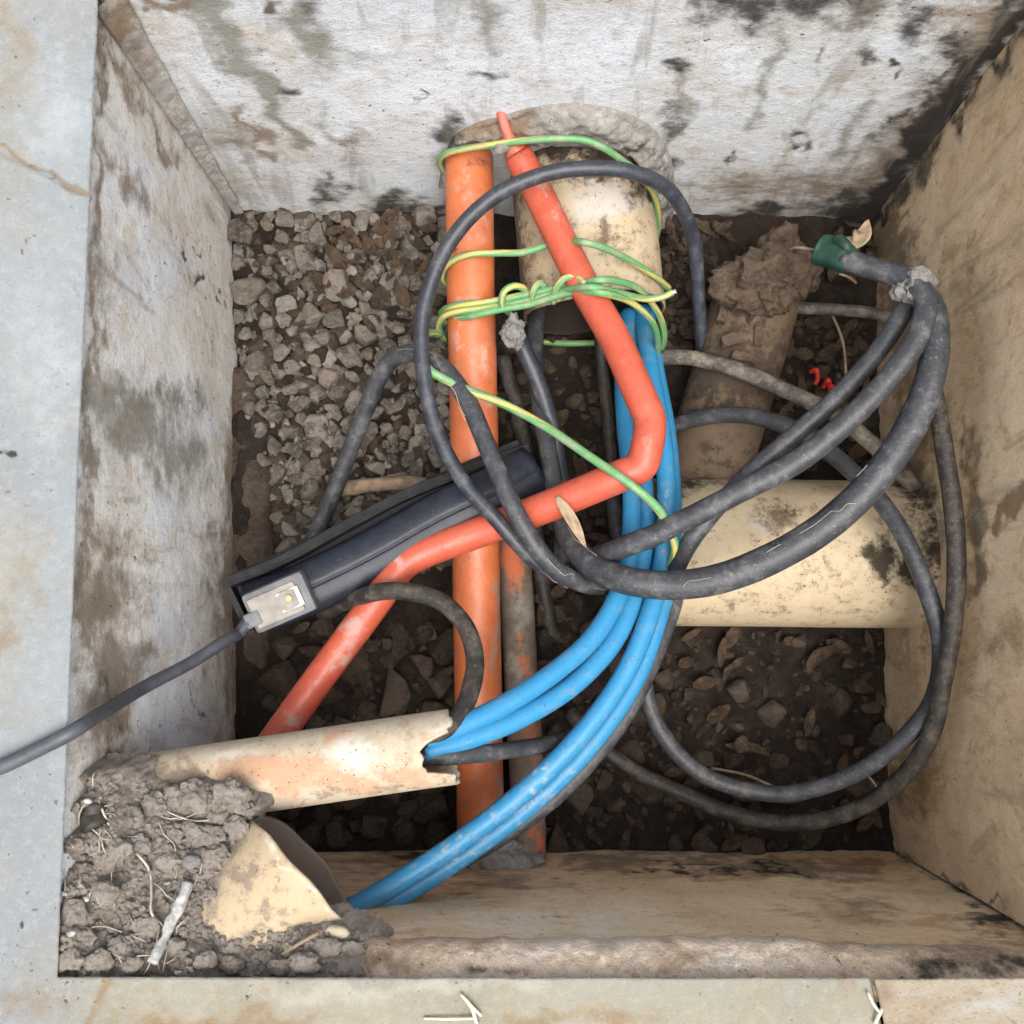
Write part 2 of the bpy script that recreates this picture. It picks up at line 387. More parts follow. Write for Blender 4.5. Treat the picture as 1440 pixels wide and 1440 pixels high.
M['blue'] = plastic('blue_water_tube', (0.024, 0.198, 0.385), (0.032, 0.222, 0.415), (0.15, 0.20, 0.22), 0.55, 0.55, 0.42, specks=0.8)
M['cable_slate'] = cable_mat('slate_cable', (0.020, 0.023, 0.030), (0.13, 0.125, 0.12), 0.5, 0.25, 0.45)
M['cable_web'] = cable_mat('dusty_black_cable', (0.028, 0.0295, 0.033), (0.165, 0.158, 0.148), 0.55, 0.5, 0.5, 0.5)
M['cable_dusty'] = cable_mat('dusty_cable', (0.05, 0.044, 0.036), (0.21, 0.175, 0.135), 0.85, 0.6, 0.6, 0.44)
M['cable_brown'] = cable_mat('muddy_cable', (0.018, 0.015, 0.012), (0.10, 0.08, 0.06), 0.8, 0.35, 0.6, 0.46)
M['black'] = cable_mat('black_trunking_plastic', (0.010, 0.0125, 0.019), (0.06, 0.06, 0.06), 0.25, 0.0, 0.42, 0.58, 0.32)
M['black_matt'] = cable_mat('black_lid_plastic', (0.008, 0.008, 0.009), (0.05, 0.047, 0.043), 0.3, 0.0, 0.6, 0.5, 0.25)
M['plug'] = simple('plug_grey_rubber', (0.11, 0.115, 0.12), 0.6)
M['cord'] = simple('cord_grey_rubber', (0.055, 0.06, 0.07), 0.5)
M['plate'] = simple('plug_taupe_plate', (0.17, 0.155, 0.135), 0.5, 0.2)
M['metal'] = simple('clip_metal', (0.40, 0.39, 0.36), 0.4, 0.6)
M['screw'] = simple('brass_screw', (0.22, 0.17, 0.09), 0.45, 0.6)
M['wire'] = wire_mat()
M['root'] = simple('pale_root', (0.40, 0.355, 0.29), 0.8)
M['straw'] = simple('dry_straw', (0.62, 0.55, 0.40), 0.75)
M['leaf'] = simple('dry_leaf', (0.26, 0.19, 0.12), 0.8, var=0.4)
M['wood'] = simple('weathered_wood', (0.20, 0.145, 0.095), 0.9, var=0.4, bump=0.8)
M['stick'] = simple('bleached_stick', (0.36, 0.355, 0.34), 0.85, var=0.5, bump=0.8)
M['green'] = simple('green_tape', (0.005, 0.036, 0.021), 0.6, var=0.6, bump=0.8)
M['tape_red'] = simple('red_plastic', (0.55, 0.03, 0.015), 0.5)
M['clear'] = simple('dirty_inner_plastic', (0.24, 0.22, 0.19), 0.6, var=0.4)

# ------------------------------------------------------------------ setting: ground outside, floor
def ring_ground():
    inner = [P(-170, -150, -0.02), P(1800, -150, -0.02), P(1800, 1620, -0.02), P(-170, 1620, -0.02)]
    outer = [(-80, 80), (80, 80), (80, -80), (-80, -80)]
    V = [tuple(v) for v in inner] + [(x, y, -0.02) for x, y in outer]
    F = [(i, (i + 1) % 4, 4 + (i + 1) % 4, 4 + i)[::-1] for i in range(4)]
    o = mesh_obj('ground', V, F, M['ground'], origin=(0, 0, -0.02), smooth=False); tag(o, kind='structure')
ring_ground()

FZ = -0.50
def floor_h(p):                       # p (...,3) xy used
    q = np.array(p, float); q[..., 2] = 0
    px, py = PIX(np.concatenate([q[..., :2], np.full(q.shape[:-1] + (1,), FZ)], -1))
    z = FZ + fbm(q, 9, 3, 3) * 0.02 + fbm(q, 45, 5, 3) * 0.012
    z = z + 0.035 * np.clip(1 - np.abs(px - 345) / 45, 0, 1) * np.clip((py - 520) / 80, 0, 1)          # dirt banked on the left wall
    z = z + 0.03 * np.clip(1 - np.abs(py - 1195) / 50, 0, 1)
    return z
gx = np.linspace(-0.50, 0.58, 260); gy = np.linspace(-0.40, 0.62, 250)
X, Y = np.meshgrid(gx, gy); FV = np.stack([X, Y, np.zeros_like(X)], -1); FV[..., 2] = floor_h(FV)
floor = mesh_obj('pit_floor', FV.reshape(-1, 3), grid_faces(260, 250), M['soil'], origin=(0, 0, FZ)); tag(floor, kind='structure')

# ------------------------------------------------------------------ chamber walls
TL, TR, BR, BL = (129, -16), (1472, -12), (1522, 1350), (80, 1374)
fTL, fTR, fBR, fBL = (326, 297), (1231, 304), (1252, 1192), (345, 1192)
T0 = -0.012
def wall(name, a, b, c, d, z0, nu, nv, mat, stain, label, seed):
    V, F = patch(a + (z0,), b + (z0,), c + (FZ,), d + (FZ,), nu, nv, 0.0016, seed, 1.07)
    o = mesh_obj(name, V, F, mat, origin=P(*( (c[0] + d[0]) / 2, (c[1] + d[1]) / 2, FZ)), stain=stain)
    return tag(o, label, 'wall')
E = 'e'; L_ = 'l'
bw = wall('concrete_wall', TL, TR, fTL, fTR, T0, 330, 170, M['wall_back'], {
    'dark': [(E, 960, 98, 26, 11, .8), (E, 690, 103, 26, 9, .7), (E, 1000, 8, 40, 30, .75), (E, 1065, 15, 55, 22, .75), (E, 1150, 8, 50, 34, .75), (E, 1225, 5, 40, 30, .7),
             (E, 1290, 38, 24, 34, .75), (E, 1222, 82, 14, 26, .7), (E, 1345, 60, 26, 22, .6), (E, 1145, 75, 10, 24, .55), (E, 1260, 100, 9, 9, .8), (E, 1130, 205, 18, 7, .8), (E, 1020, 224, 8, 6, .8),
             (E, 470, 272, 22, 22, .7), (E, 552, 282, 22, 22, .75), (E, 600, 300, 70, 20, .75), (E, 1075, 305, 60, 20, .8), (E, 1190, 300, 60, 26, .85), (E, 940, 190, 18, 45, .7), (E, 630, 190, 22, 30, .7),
             (L_, 1432, 5, 1340, 130, 16, .95), (L_, 1340, 130, 1232, 300, 20, 1.0), (L_, 1350, 80, 1230, 210, 9, .6), (E, 448, 2, 26, 20, .6), (E, 400, 130, 18, 9, .6), (E, 380, 5, 10, 12, .8), (E, 600, 135, 4, 7, .7)],  # the L_ bands paint the dark corner gap onto the wall
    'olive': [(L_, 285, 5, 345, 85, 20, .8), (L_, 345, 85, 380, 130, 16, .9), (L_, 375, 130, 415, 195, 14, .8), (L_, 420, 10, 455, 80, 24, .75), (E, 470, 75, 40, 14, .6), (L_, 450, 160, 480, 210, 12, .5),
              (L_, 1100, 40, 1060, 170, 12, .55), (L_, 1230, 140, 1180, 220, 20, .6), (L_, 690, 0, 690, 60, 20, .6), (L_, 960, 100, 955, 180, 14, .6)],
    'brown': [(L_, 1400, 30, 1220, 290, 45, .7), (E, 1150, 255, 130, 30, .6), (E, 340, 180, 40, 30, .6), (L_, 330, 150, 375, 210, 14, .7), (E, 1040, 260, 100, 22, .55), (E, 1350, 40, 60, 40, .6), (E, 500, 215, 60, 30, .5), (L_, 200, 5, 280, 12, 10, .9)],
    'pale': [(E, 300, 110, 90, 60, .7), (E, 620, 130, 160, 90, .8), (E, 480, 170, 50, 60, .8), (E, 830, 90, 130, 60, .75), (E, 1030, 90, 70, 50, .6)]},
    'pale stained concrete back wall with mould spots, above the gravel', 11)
lw = wall('concrete_wall', BL, TL, fBL, fTL, T0, 330, 150, M['wall_left'], {
    'dark': [(E, 278, 388, 8, 7, .7), (L_, 262, 362, 275, 336, 3, .65), (E, 244, 328, 4, 3, .6), (L_, 308, 410, 314, 424, 2.5, .6), (L_, 268, 950, 276, 1016, 3, .55), (L_, 135, 940, 165, 1060, 18, .4)],
    'olive': [(E, 195, 590, 75, 55, .8), (E, 245, 650, 60, 55, .7), (E, 150, 560, 40, 40, .7)],
    'brown': [(L_, 140, 20, 118, 900, 9, .7), (E, 150, 760, 40, 30, .75), (E, 150, 850, 60, 60, .75), (L_, 140, 200, 210, 300, 16, .6), (L_, 150, 60, 240, 230, 14, .55), (E, 160, 940, 50, 60, .75), (E, 330, 850, 40, 130, .8),
              (E, 150, 1010, 34, 90, .85), (L_, 345, 560, 340, 1100, 28, .8), (E, 140, 380, 22, 70, .6), (E, 250, 560, 70, 40, .4)],
    'pale': [(E, 190, 250, 50, 80, .6), (E, 225, 380, 60, 70, .7), (E, 265, 600, 50, 70, .7), (E, 240, 1000, 55, 60, .95), (E, 230, 880, 40, 50, .8), (E, 230, 720, 50, 40, .6)]},
    'pale grey left wall with rough brown patches, beside the soil heap', 12)
rw = wall('concrete_wall', TR, BR, fTR, fBR, T0, 330, 150, M['wall_right'], {
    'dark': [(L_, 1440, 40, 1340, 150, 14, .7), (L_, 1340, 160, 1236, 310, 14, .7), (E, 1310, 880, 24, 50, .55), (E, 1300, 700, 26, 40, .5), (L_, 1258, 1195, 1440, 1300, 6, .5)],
    'olive': [(E, 1260, 360, 40, 60, .6), (L_, 1375, 600, 1375, 820, 10, .6)],  # streak at x 1375: faint dark vertical stripe, with a browner one in the list below
    'brown': [(L_, 1250, 330, 1300, 600, 35, .8), (E, 1290, 650, 40, 120, .7), (L_, 1400, 740, 1440, 690, 12, .9), (E, 1290, 1080, 40, 80, .7), (L_, 1360, 600, 1370, 840, 14, .7), (E, 1420, 900, 40, 25, .6), (E, 1370, 380, 40, 60, .5)],  # browns near the wall foot darken it for the shade down there
    'pale': []},
    'tan brown-stained right wall that the horizontal cream pipe enters', 13)
fw = wall('concrete_wall', (20, 1322), (1524, 1346), fBL, fBR, -0.05, 330, 120, M['wall_front'], {
    'dark': [(L_, 1255, 1195, 1450, 1305, 6, .5), (E, 1385, 1300, 40, 9, .7), (L_, 900, 1218, 1130, 1222, 5, .6), (E, 590, 1196, 90, 14, .6)],
    'olive': [(E, 700, 1240, 90, 16, .6)],
    'brown': [(L_, 800, 1205, 1230, 1225, 18, .75), (E, 1200, 1280, 90, 24, .6), (E, 600, 1210, 160, 26, .7), (E, 1400, 1320, 80, 16, .6)],
    'pale': [(E, 760, 1300, 220, 22, .6), (E, 560, 1300, 60, 20, .6)]},
    'low tan front wall below the rough mortar ledge', 14)

# mortar ledge between the front wall and the front slab
n1, n2 = 420, 26
xx = np.linspace(20, 1524, n1)[None, :].repeat(n2, 0); tt = np.linspace(0, 1, n2)[:, None].repeat(n1, 1)
edge = 1322 + 20 * np.clip((xx - 1050) / 450, 0, 1)
yy = edge + (1386 - edge) * tt
LV = PN(xx, yy, -0.05)
LV[..., 2] += 0.0465 * np.clip(tt * 1.6, 0, 1) ** 0.6 * np.clip((xx - 470) / 70, 0, 1) + (fbm(LV, 30, 4, 3) * 0.005 + fbm(LV, 150, 8, 4) * 0.010) * np.clip(tt * 8, 0.1, 1) * np.clip((1 - tt) * 2.5, 0.25, 1) - 0.004
LV[..., 1] += (fbm(LV, 40, 2, 3) * 0.005) * np.clip(1 - tt * 3, 0, 1)
V = LV.reshape(-1, 3); low = LV[0].copy(); low[:, 2] -= 0.02; low[:, 1] -= 0.004
V = np.concatenate([V, low]); F = grid_faces(n1, n2) + [(n1 * n2 + i, n1 * n2 + i + 1, i + 1, i) for i in range(n1 - 1)]
led = mesh_obj('mortar_ledge', V, F, M['ledge'], origin=P(760, 1350, -0.06), stain={'dark': [(E, 690, 1362, 60, 9, .6), (E, 1330, 1365, 50, 12, .6), (E, 1420, 1360, 40, 12, .7)], 'brown': [(E, 530, 1350, 60, 20, .7), (E, 1380, 1350, 80, 20, .8)], 'olive': [], 'pale': [(E, 760, 1335, 120, 12, .6), (E, 1060, 1350, 90, 16, .7)]})
tag(led, 'rough crumbly mortar ledge running along the front slab', 'ledge')

# corner fillet, left-back
def fillet():
    n, m = 160, 14; V = []
    ca, cb_ = np.array(P(*TL, T0)), np.array(P(*fTL, FZ))
    for i in range(n):
        t = i / (n - 1) * 1.02; c = ca * (1 - t) + cb_ * t
        pl = c + np.array([0.004, -0.020 * (1 - t) - 0.006, 0]); pr = c + np.array([0.036 * (1 - t) + 0.020 * t, -0.004, 0]); pc = c + np.array([0.012, -0.008, 0])
        for j in range(m):
            s_ = j / (m - 1); V.append(pl * (1 - s_) ** 2 + 2 * s_ * (1 - s_) * pc + pr * s_ * s_)
    V = np.array(V); jj = np.tile(np.arange(m), n)
    V = V + np.array([0.7, -0.7, 0]) * (fbm(V, 40, 3, 4) * 0.004 + 0.0015)[:, None]
    edge_ = (jj == m - 1) | (jj == 0); V[edge_] += np.array([-0.006, 0.008, 0])
    o = mesh_obj('mortar_fillet', V, grid_faces(m, n), M['mortar_smooth'], origin=P(326, 297, FZ), stain={'dark': [], 'brown': [(E, 165, 40, 40, 50, .8), (E, 200, 90, 20, 30, .6)], 'olive': [], 'pale': []})
    tag(o, 'grey mortar fillet filling the corner of the back and left walls', 'mortar')
fillet()

# ------------------------------------------------------------------ rim slabs
def slab(name, rects, mat, label, stain, crack=None, seed=0, thick=0.010):
    """rects: list of (xfun0,xfun1,y0,y1,nx,ny) patches in photo pixels on the z=0 plane, welded together"""
    bm = bmesh.new()
    for fx0, fx1, y0, y1, nx, ny in rects:
        g = []
        for j in range(ny):
            y = y0 + (y1 - y0) * j / (ny - 1)
            row = []
            for i in range(nx):
                x = fx0(y) + (fx1(y) - fx0(y)) * i / (nx - 1)
                row.append(bm.verts.new(P(x, y, 0)))
            g.append(row)
        for j in range(ny - 1):
            for i in range(nx - 1): bm.faces.new((g[j][i], g[j + 1][i], g[j + 1][i + 1], g[j][i + 1]))
    bmesh.ops.remove_doubles(bm, verts=bm.verts, dist=0.0006)
    be = [e for e in bm.edges if e.is_boundary]
    r = bmesh.ops.extrude_edge_only(bm, edges=be)
    nv = [v for v in r['geom'] if isinstance(v, bmesh.types.BMVert)]
    for v in nv:
        o_ = Vector((v.co.x - 0.03, v.co.y - 0.1, 0)).normalized() * 0.014; v.co += o_; v.co.z -= thick
    bm.verts.index_update()
    V = np.array([v.co[:] for v in bm.verts]); F = [tuple(v.index for v in f.verts) for f in bm.faces]; bm.free()
    top = V[:, 2] > -0.01
    px, py = PIX(V)
    dz = fbm(V, 14, seed, 3) * 0.002 + fbm(V, 90, seed + 3, 3) * 0.0012
    if crack:
        for c in crack:
            wv = vn(V, 60, 7) * 9
            d = seg_d(px + wv, py + wv, *c[:4]); dz = dz - c[5] * np.clip(1 - d / c[4], 0, 1)
    V[:, 2] += np.where(top, dz, 0)
    o = mesh_obj(name, V, F, mat, origin=P(sum(r[0](0) for r in rects[:1]) + 60, rects[0][2] + 60, 0), stain=stain, smooth=False)
    for p in o.data.polygons: p.use_smooth = abs(p.normal.z) > 0.7
    return tag(o, label, 'slab')
le = lambda y: 138 - 57 * (y / 1374.0)
slab('concrete_slab', [(lambda y: -230, le, -90, 1374, 66, 366), (lambda y: -230, lambda y: 81, 1374, 1640, 66, 50), (lambda y: 81, lambda y: 1222 + (y - 1376) * 0.22, 1374, 1640, 290, 50)], M['slab'],
     'long pale slab round the left and front edges with a diagonal crack',
     {'brown': [(L_, -20, 205, 70, 245, 7, .8), (L_, 70, 245, 132, 280, 6, .8), (E, 20, 60, 30, 120, .4), (E, 10, 880, 40, 60, .5), (E, 40, 1400, 60, 40, .55), (E, 30, 800, 40, 90, .4), (L_, 133, 0, 120, 500, 3, .5),
                (L_, 160, 1400, 110, 1440, 12, .7), (E, 300, 1440, 160, 14, .7), (E, 860, 1430, 90, 22, .5), (E, 740, 1440, 60, 16, .5), (E, 80, 1395, 40, 16, .6), (E, 1190, 1400, 30, 30, .5)],
      'dark': [(E, 10, 638, 4, 6, 1), (E, 29, 1302, 3, 9, 1), (L_, 28, 375, 42, 345, 1.5, .7), (E, 340, 1411, 8, 2, .9)], 'olive': [(E, 760, 1440, 40, 12, .7)], 'pale': [(E, 80, 150, 40, 90, .6), (E, 60, 520, 50, 120, .6), (E, 600, 1390, 200, 12, .7), (E, 450, 1400, 120, 20, .6)],
      'warm': [(L_, 200, 1430, 1300, 1430, 120, 1.0), (E, 15, 60, 30, 200, .6), (E, 0, 830, 40, 120, .5)]},
     crack=[(-20, 205, 70, 245, 6, .004), (70, 245, 140, 285, 6, .004)], seed=21)
slab('concrete_slab', [(lambda y: 1229 + (y - 1376) * 0.22, lambda y: 1850, 1376, 1640, 150, 66)], M['slab_front'],
     'tan front slab right of the open joint',
     {'brown': [(L_, 1410, 1425, 1440, 1445, 5, .8), (E, 1245, 1400, 16, 30, .6), (E, 1330, 1395, 60, 12, .4)], 'dark': [], 'olive': [], 'pale': [(E, 1400, 1410, 60, 20, .6)]}, seed=23)
slab('concrete_slab', [(lambda y: 139 , lambda y: 1850, -170, -17, 200, 20)], M['slab'], 'slab along the top of the back wall', {'brown': [], 'dark': [], 'olive': [], 'pale': []}, seed=24)
slab('concrete_slab', [(lambda y: 1473 + y * 0.036, lambda y: 1850, -14.5, 1374, 40, 130)], M['slab_front'], 'slab along the top of the right wall', {'brown': [], 'dark': [], 'olive': [], 'pale': []}, seed=25)

# footing under the right wall
def box_mesh(c, ax, ay, az, hx, hy, hz, bev=0.003, n=1):
    bm = bmesh.new(); bmesh.ops.create_cube(bm, size=2)
    for v in bm.verts: v.co = Vector((v.co.x * hx, v.co.y * hy, v.co.z * hz))
    if bev: bmesh.ops.bevel(bm, geom=list(bm.edges), offset=bev, segments=2, profile=0.6, affect='EDGES')
    if n > 1: bmesh.ops.subdivide_edges(bm, edges=list(bm.edges), cuts=n, use_grid_fill=True)
    V = np.array([v.co[:] for v in bm.verts]); F = [tuple(v.index for v in f.verts) for f in bm.faces]; bm.free()
    A = np.stack([np.array(ax, float), np.array(ay, float), np.array(az, float)]); A /= np.linalg.norm(A, axis=1)[:, None]
    return V @ A + np.array(c), F
# ------------------------------------------------------------------ big pipes and ducts
r_c = 0.099
p1 = Vector((P(836, 440, -0.402).x, P(830, 411, -0.305).y, -0.402)); pw = Vector((P(814, 300, -0.40).x, 0.64, -0.40))
V, F = pipe_mesh(pw, p1, r_c, 0.006, 72, 60, wob=0.02, seed=3, cut1=lambda t: 0.003 * math.sin(3 * t))
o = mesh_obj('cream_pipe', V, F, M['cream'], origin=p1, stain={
    'dark': [(E, 780, 205, 60, 26, .8), (E, 860, 225, 70, 24, .85), (E, 905, 270, 26, 26, .7), (E, 800, 415, 8, 6, .6), (E, 750, 220, 20, 20, .6)],
    'inner': 1, 'brown': [(L_, 715, 240, 738, 440, 18, .75), (L_, 735, 260, 750, 420, 8, .6), (E, 850, 330, 24, 24, .6), (L_, 840, 300, 862, 345, 6, .8), (E, 745, 420, 20, 26, .7), (E, 800, 320, 14, 30, .45), (E, 880, 350, 40, 60, .35), (E, 905, 400, 30, 30, .35), (L_, 770, 240, 900, 250, 12, .6), (E, 780, 400, 40, 14, .4)],  # inner=1 blackens the bore, so the mouth's shade is in the colour
    'pale': [(E, 850, 275, 46, 34, .9), (E, 890, 290, 30, 20, .6), (E, 800, 350, 20, 60, .3)], 'tint': []})
tag(o, 'dirty cream pipe poking out of the back wall with an open mouth', 'pipe')

pr0 = P(912, 776, -0.405); pr1 = Vector((0.56, pr0.y - 0.004, -0.405))
V, F = pipe_mesh(pr0, pr1, 0.1005, 0.006, 72, 70, wob=0.015, seed=5)
o = mesh_obj('cream_pipe', V, F, M['cream'], origin=pr0, stain={
    'dark': [(E, 1240, 790, 16, 30, .95), (E, 1275, 800, 22, 14, .8), (E, 1300, 700, 36, 34, .85), (E, 1318, 780, 22, 60, .75), (E, 1120, 715, 20, 9, .7), (E, 1095, 760, 9, 4, .7), (E, 960, 690, 30, 12, .7), (E, 1310, 860, 16, 20, .5)],
    'brown': [(E, 1100, 725, 36, 20, .75), (E, 1150, 800, 90, 40, .3), (E, 1050, 850, 120, 16, .35), (E, 1200, 860, 90, 12, .4), (E, 1265, 740, 40, 34, .55), (E, 980, 680, 40, 10, .6), (E, 1300, 760, 30, 90, .6)], 'pale': [(E, 1075, 738, 12, 12, .8)], 'tint': []})
tag(o, 'horizontal cream pipe with black blotches entering the right wall', 'pipe')

# broken tan pipe running back from under the horizontal cream pipe
a = P(985, 690, -0.455); b = P(1072, 395, -0.445)
V, F = pipe_mesh(a, b, 0.062, 0.006, 48, 40, wob=0.05, seed=8, cut1=lambda t: 0.03 * math.sin(2 * t + 1) + 0.02 * math.sin(5 * t))
o = mesh_obj('tan_pipe', V, F, M['tan_pipe'], origin=a, stain={'brown': [(E, 1030, 520, 90, 60, .8)], 'dark': [(E, 990, 560, 60, 22, .6)], 'pale': [], 'tint': []})
tag(o, 'muddy tan pipe under clods, running back beside the cream pipe', 'pipe')

tube_obj('orange_duct', [(657, 160, -.332), (659, 195, -.335), (662, 400, -.345), (667, 620, -.365), (671, 900, -.405), (677, 1222, -.445)], 0, M['orange'], r=0.0325, seg=40, step=0.006, wob=0.02, seed=4,
    stain={'pale': [(E, 680, 300, 22, 30, .55), (E, 650, 260, 16, 30, .4), (E, 660, 425, 20, 10, .7), (E, 690, 500, 8, 30, .5), (E, 650, 500, 10, 26, .5), (E, 680, 570, 14, 12, .5)], 'dark': [(E, 662, 235, 18, 14, .55), (E, 640, 352, 12, 5, .7), (E, 640, 200, 10, 20, .6)],
           'brown': [(E, 690, 215, 14, 30, .7), (E, 640, 930, 6, 20, .6), (E, 675, 1205, 40, 12, .8), (L_, 697, 820, 700, 1180, 5, .7)], 'tint': []},
    label='thick straight orange duct running from the back wall to the front', cat='duct')
tube_obj('mud_coated_duct', [(712, 690, -.53), (718, 740, -.49), (724, 790, -.465), (733, 960, -.45), (741, 1100, -.44), (744, 1222, -.43)], 47, M['orange_dirty'], seg=30, wob=0.06, seed=5,
    stain={'brown': [(E, 722, 785, 20, 34, .9), (L_, 740, 900, 745, 960, 8, .6), (E, 757, 1180, 6, 30, .55), (E, 750, 1030, 12, 30, .5)], 'pale': [(E, 735, 860, 18, 40, .7), (E, 728, 940, 14, 16, .6), (E, 730, 800, 14, 14, .6)], 'dark': [], 'tint': []},
    label='mud-caked duct lying along the right side of the thick orange duct', cat='duct')
redp = [(703, 155, -.238, 13), (711, 180, -.248, 16), (718, 199, -.262, 20), (724, 209, -.272, 34), (731, 222, -.278, 44), (760, 278, -.281), (815, 390, -.265), (862, 472, -.245), (891, 536, -.225), (906, 570, -.218), (912, 584, -.217), (914, 597, -.216), (912, 618, -.213), (907, 641, -.213), (903, 653, -.214), (893, 661, -.217), (878, 667, -.22), (845, 681, -.23),
        (760, 716, -.262), (680, 746, -.288), (620, 768, -.295), (585, 783, -.297), (566, 796, -.297), (550, 815, -.295), (520, 858, -.292), (470, 925, -.288), (400, 1022, -.282), (350, 1095, -.28)]
tube_obj('red_orange_duct', redp, 0, M['red'], r=0.0198, seg=30, step=0.004, wob=0.015, seed=6,
    stain={'pale': [(E, 500, 895, 14, 22, .8), (E, 460, 935, 9, 10, .8), (E, 480, 930, 10, 12, .7), (E, 415, 1005, 10, 9, .7), (E, 570, 790, 10, 10, .6), (E, 772, 262, 16, 12, .7), (E, 912, 610, 8, 30, .3), (E, 790, 300, 10, 20, .4)], 'dark': [(E, 735, 228, 16, 10, .5)], 'brown': [(E, 710, 190, 10, 26, .7)], 'tint': []},
    label='thinner red-orange duct with two kinks, bending across the pit', cat='duct')

# ------------------------------------------------------------------ mortar collar at the back wall
def collar():
    a, b, c, d = [np.array(P(*q)) for q in (TL + (T0,), TR + (T0,), fTL + (FZ,), fTR + (FZ,))]
    nrm = np.cross(b - a, c - a); nrm /= np.linalg.norm(nrm)
    def onwall(x, y):
        dr = RN @ np.array([(x - 720) / FPX, (720 - y) / FPX, -1.0]); t = (a - CN).dot(nrm) / dr.dot(nrm); return CN + dr * t
    outer = [(616, 262), (624, 222), (640, 190), (670, 172), (705, 163), (750, 150), (805, 143), (855, 149), (900, 165), (930, 190), (946, 230), (950, 275), (946, 315)]
    inner = [(630, 262, -.36), (630, 234, -.335), (644, 208, -.296), (676, 205, -.288), (706, 210, -.295), (750, 206, -.288), (800, 207, -.28), (850, 212, -.285), (888, 224, -.30), (908, 246, -.325), (917, 275, -.365), (920, 300, -.40), (922, 325, -.43)]
    O = catmull([onwall(*q) for q in outer], .004); n = 150
    def resample(Q):
        L = np.concatenate([[0], np.cumsum(np.linalg.norm(np.diff(Q, axis=0), axis=1))]); u = np.linspace(0, L[-1], n); return np.stack([np.interp(u, L, Q[:, k]) for k in range(3)], -1)
    O = resample(O); I = resample(catmull([tuple(P(*q)) for q in inner], .004)); m = 34
    V = []
    for i in range(n):
        midp = (O[i] * 0.5 + I[i] * 0.5) + np.array([0, -0.014, 0.020])
        for j in range(m):
            t = j / (m - 1)
            if t < 0.8:
                s_ = t / 0.8; q = O[i] * (1 - s_) ** 2 + 2 * s_ * (1 - s_) * midp + I[i] * s_ * s_
            else:
                s_ = (t - 0.8) / 0.2; q = I[i] + np.array([0, 0.03, -0.02]) * s_
            V.append(q)
    V = np.array(V); jj = np.tile(np.arange(m) / (m - 1), n); amp = np.clip(jj * 5, 0, 1)
    nz = fbm(V, 30, 5, 4); V = V + (nz * 0.018 + fbm(V, 100, 3, 4) * 0.012)[:, None] * amp[:, None] * np.array([0.1, -0.6, 0.6])
    V[jj == 0] += np.array([0, 0.006, 0])
    o = mesh_obj('mortar_collar', V, grid_faces(m, n), M['mortar'], origin=(0.078, 0.56, -0.4), stain={'dark': [(E, 632, 205, 20, 30, .6), (E, 935, 260, 18, 30, .6), (E, 870, 212, 60, 8, .6)], 'brown': [(E, 680, 190, 50, 24, .8), (E, 730, 170, 14, 24, .9)], 'olive': [], 'pale': [(E, 830, 165, 90, 22, .4)]})
    tag(o, 'rough mortar collar sealing the ducts into the back wall', 'mortar')
collar()
V, F = blob_mesh(P(709, 203, -.262), (0.017, 0.010, 0.011), 4, 0.45, 60, 14, crumb=.25)
o = mesh_obj('mortar_clump', V, F, M['mortar'], origin=P(709, 203, -.27), stain={'dark': [], 'brown': [(E, 712, 200, 20, 20, .5)], 'olive': [], 'pale': []}); tag(o, 'small mortar clump round the tip of the red-orange duct', 'mortar')
V, F = blob_mesh(P(706, 1209, -.405), (0.062, 0.030, 0.034), 5, 0.38, 30, 4, crumb=.15)
o = mesh_obj('mortar_lump', V, F, M['mortar'], origin=P(706, 1230, -.44), stain={'dark': [], 'brown': [(E, 670, 1215, 40, 20, .8)], 'olive': [], 'pale': []}); tag(o, 'mortar lump where the ducts enter the front wall', 'mortar')

# ------------------------------------------------------------------ cream stub and cut pipe (lower left)
s0 = P(140, 1122, -.142); s1 = P(640, 1049, -.135)
_k = [random.uniform(-.005, .004) for i in range(16)]; jag = [_k[int(i / 60 * 15)] * (1 - (i / 4) % 1) + _k[int(i / 60 * 15) + 1] * ((i / 4) % 1) + random.uniform(-.0024, .0024) for i in range(60)]
def stub_cut(t):
    i = int(t / (2 * math.pi) * 60) % 60
    d = (t + math.pi) % (2 * math.pi) - math.pi        # 0 = up
    return jag[i] - 0.030 * max(0, 1 - (abs(d - 0.12) / 0.62) ** 4)
V, F = pipe_mesh(s0, s1, 0.0405, 0.0045, 60, 70, cut1=stub_cut, wob=0.04, seed=9)
o = mesh_obj('cream_pipe_stub', V, F, M['cream_stub'], origin=s0, stain={
    'tint': [(E, 400, 1085, 100, 26, .9), (E, 480, 1100, 70, 16, .8), (E, 580, 1085, 50, 18, .8), (E, 300, 1080, 60, 16, .4), (E, 480, 1030, 14, 8, .8), (E, 590, 1030, 40, 14, .4)], 'brown': [(L_, 180, 1100, 260, 1110, 34, .9), (E, 300, 1100, 40, 16, .7), (E, 200, 1070, 24, 14, .8), (L_, 370, 1128, 640, 1098, 5, .5)],
    'dark': [], 'pale': [(E, 490, 1065, 26, 24, .8), (E, 610, 1020, 20, 14, .7), (E, 340, 1060, 50, 10, .6)]})
tag(o, 'weathered cream pipe stub with jagged end, out of the left wall', 'pipe')

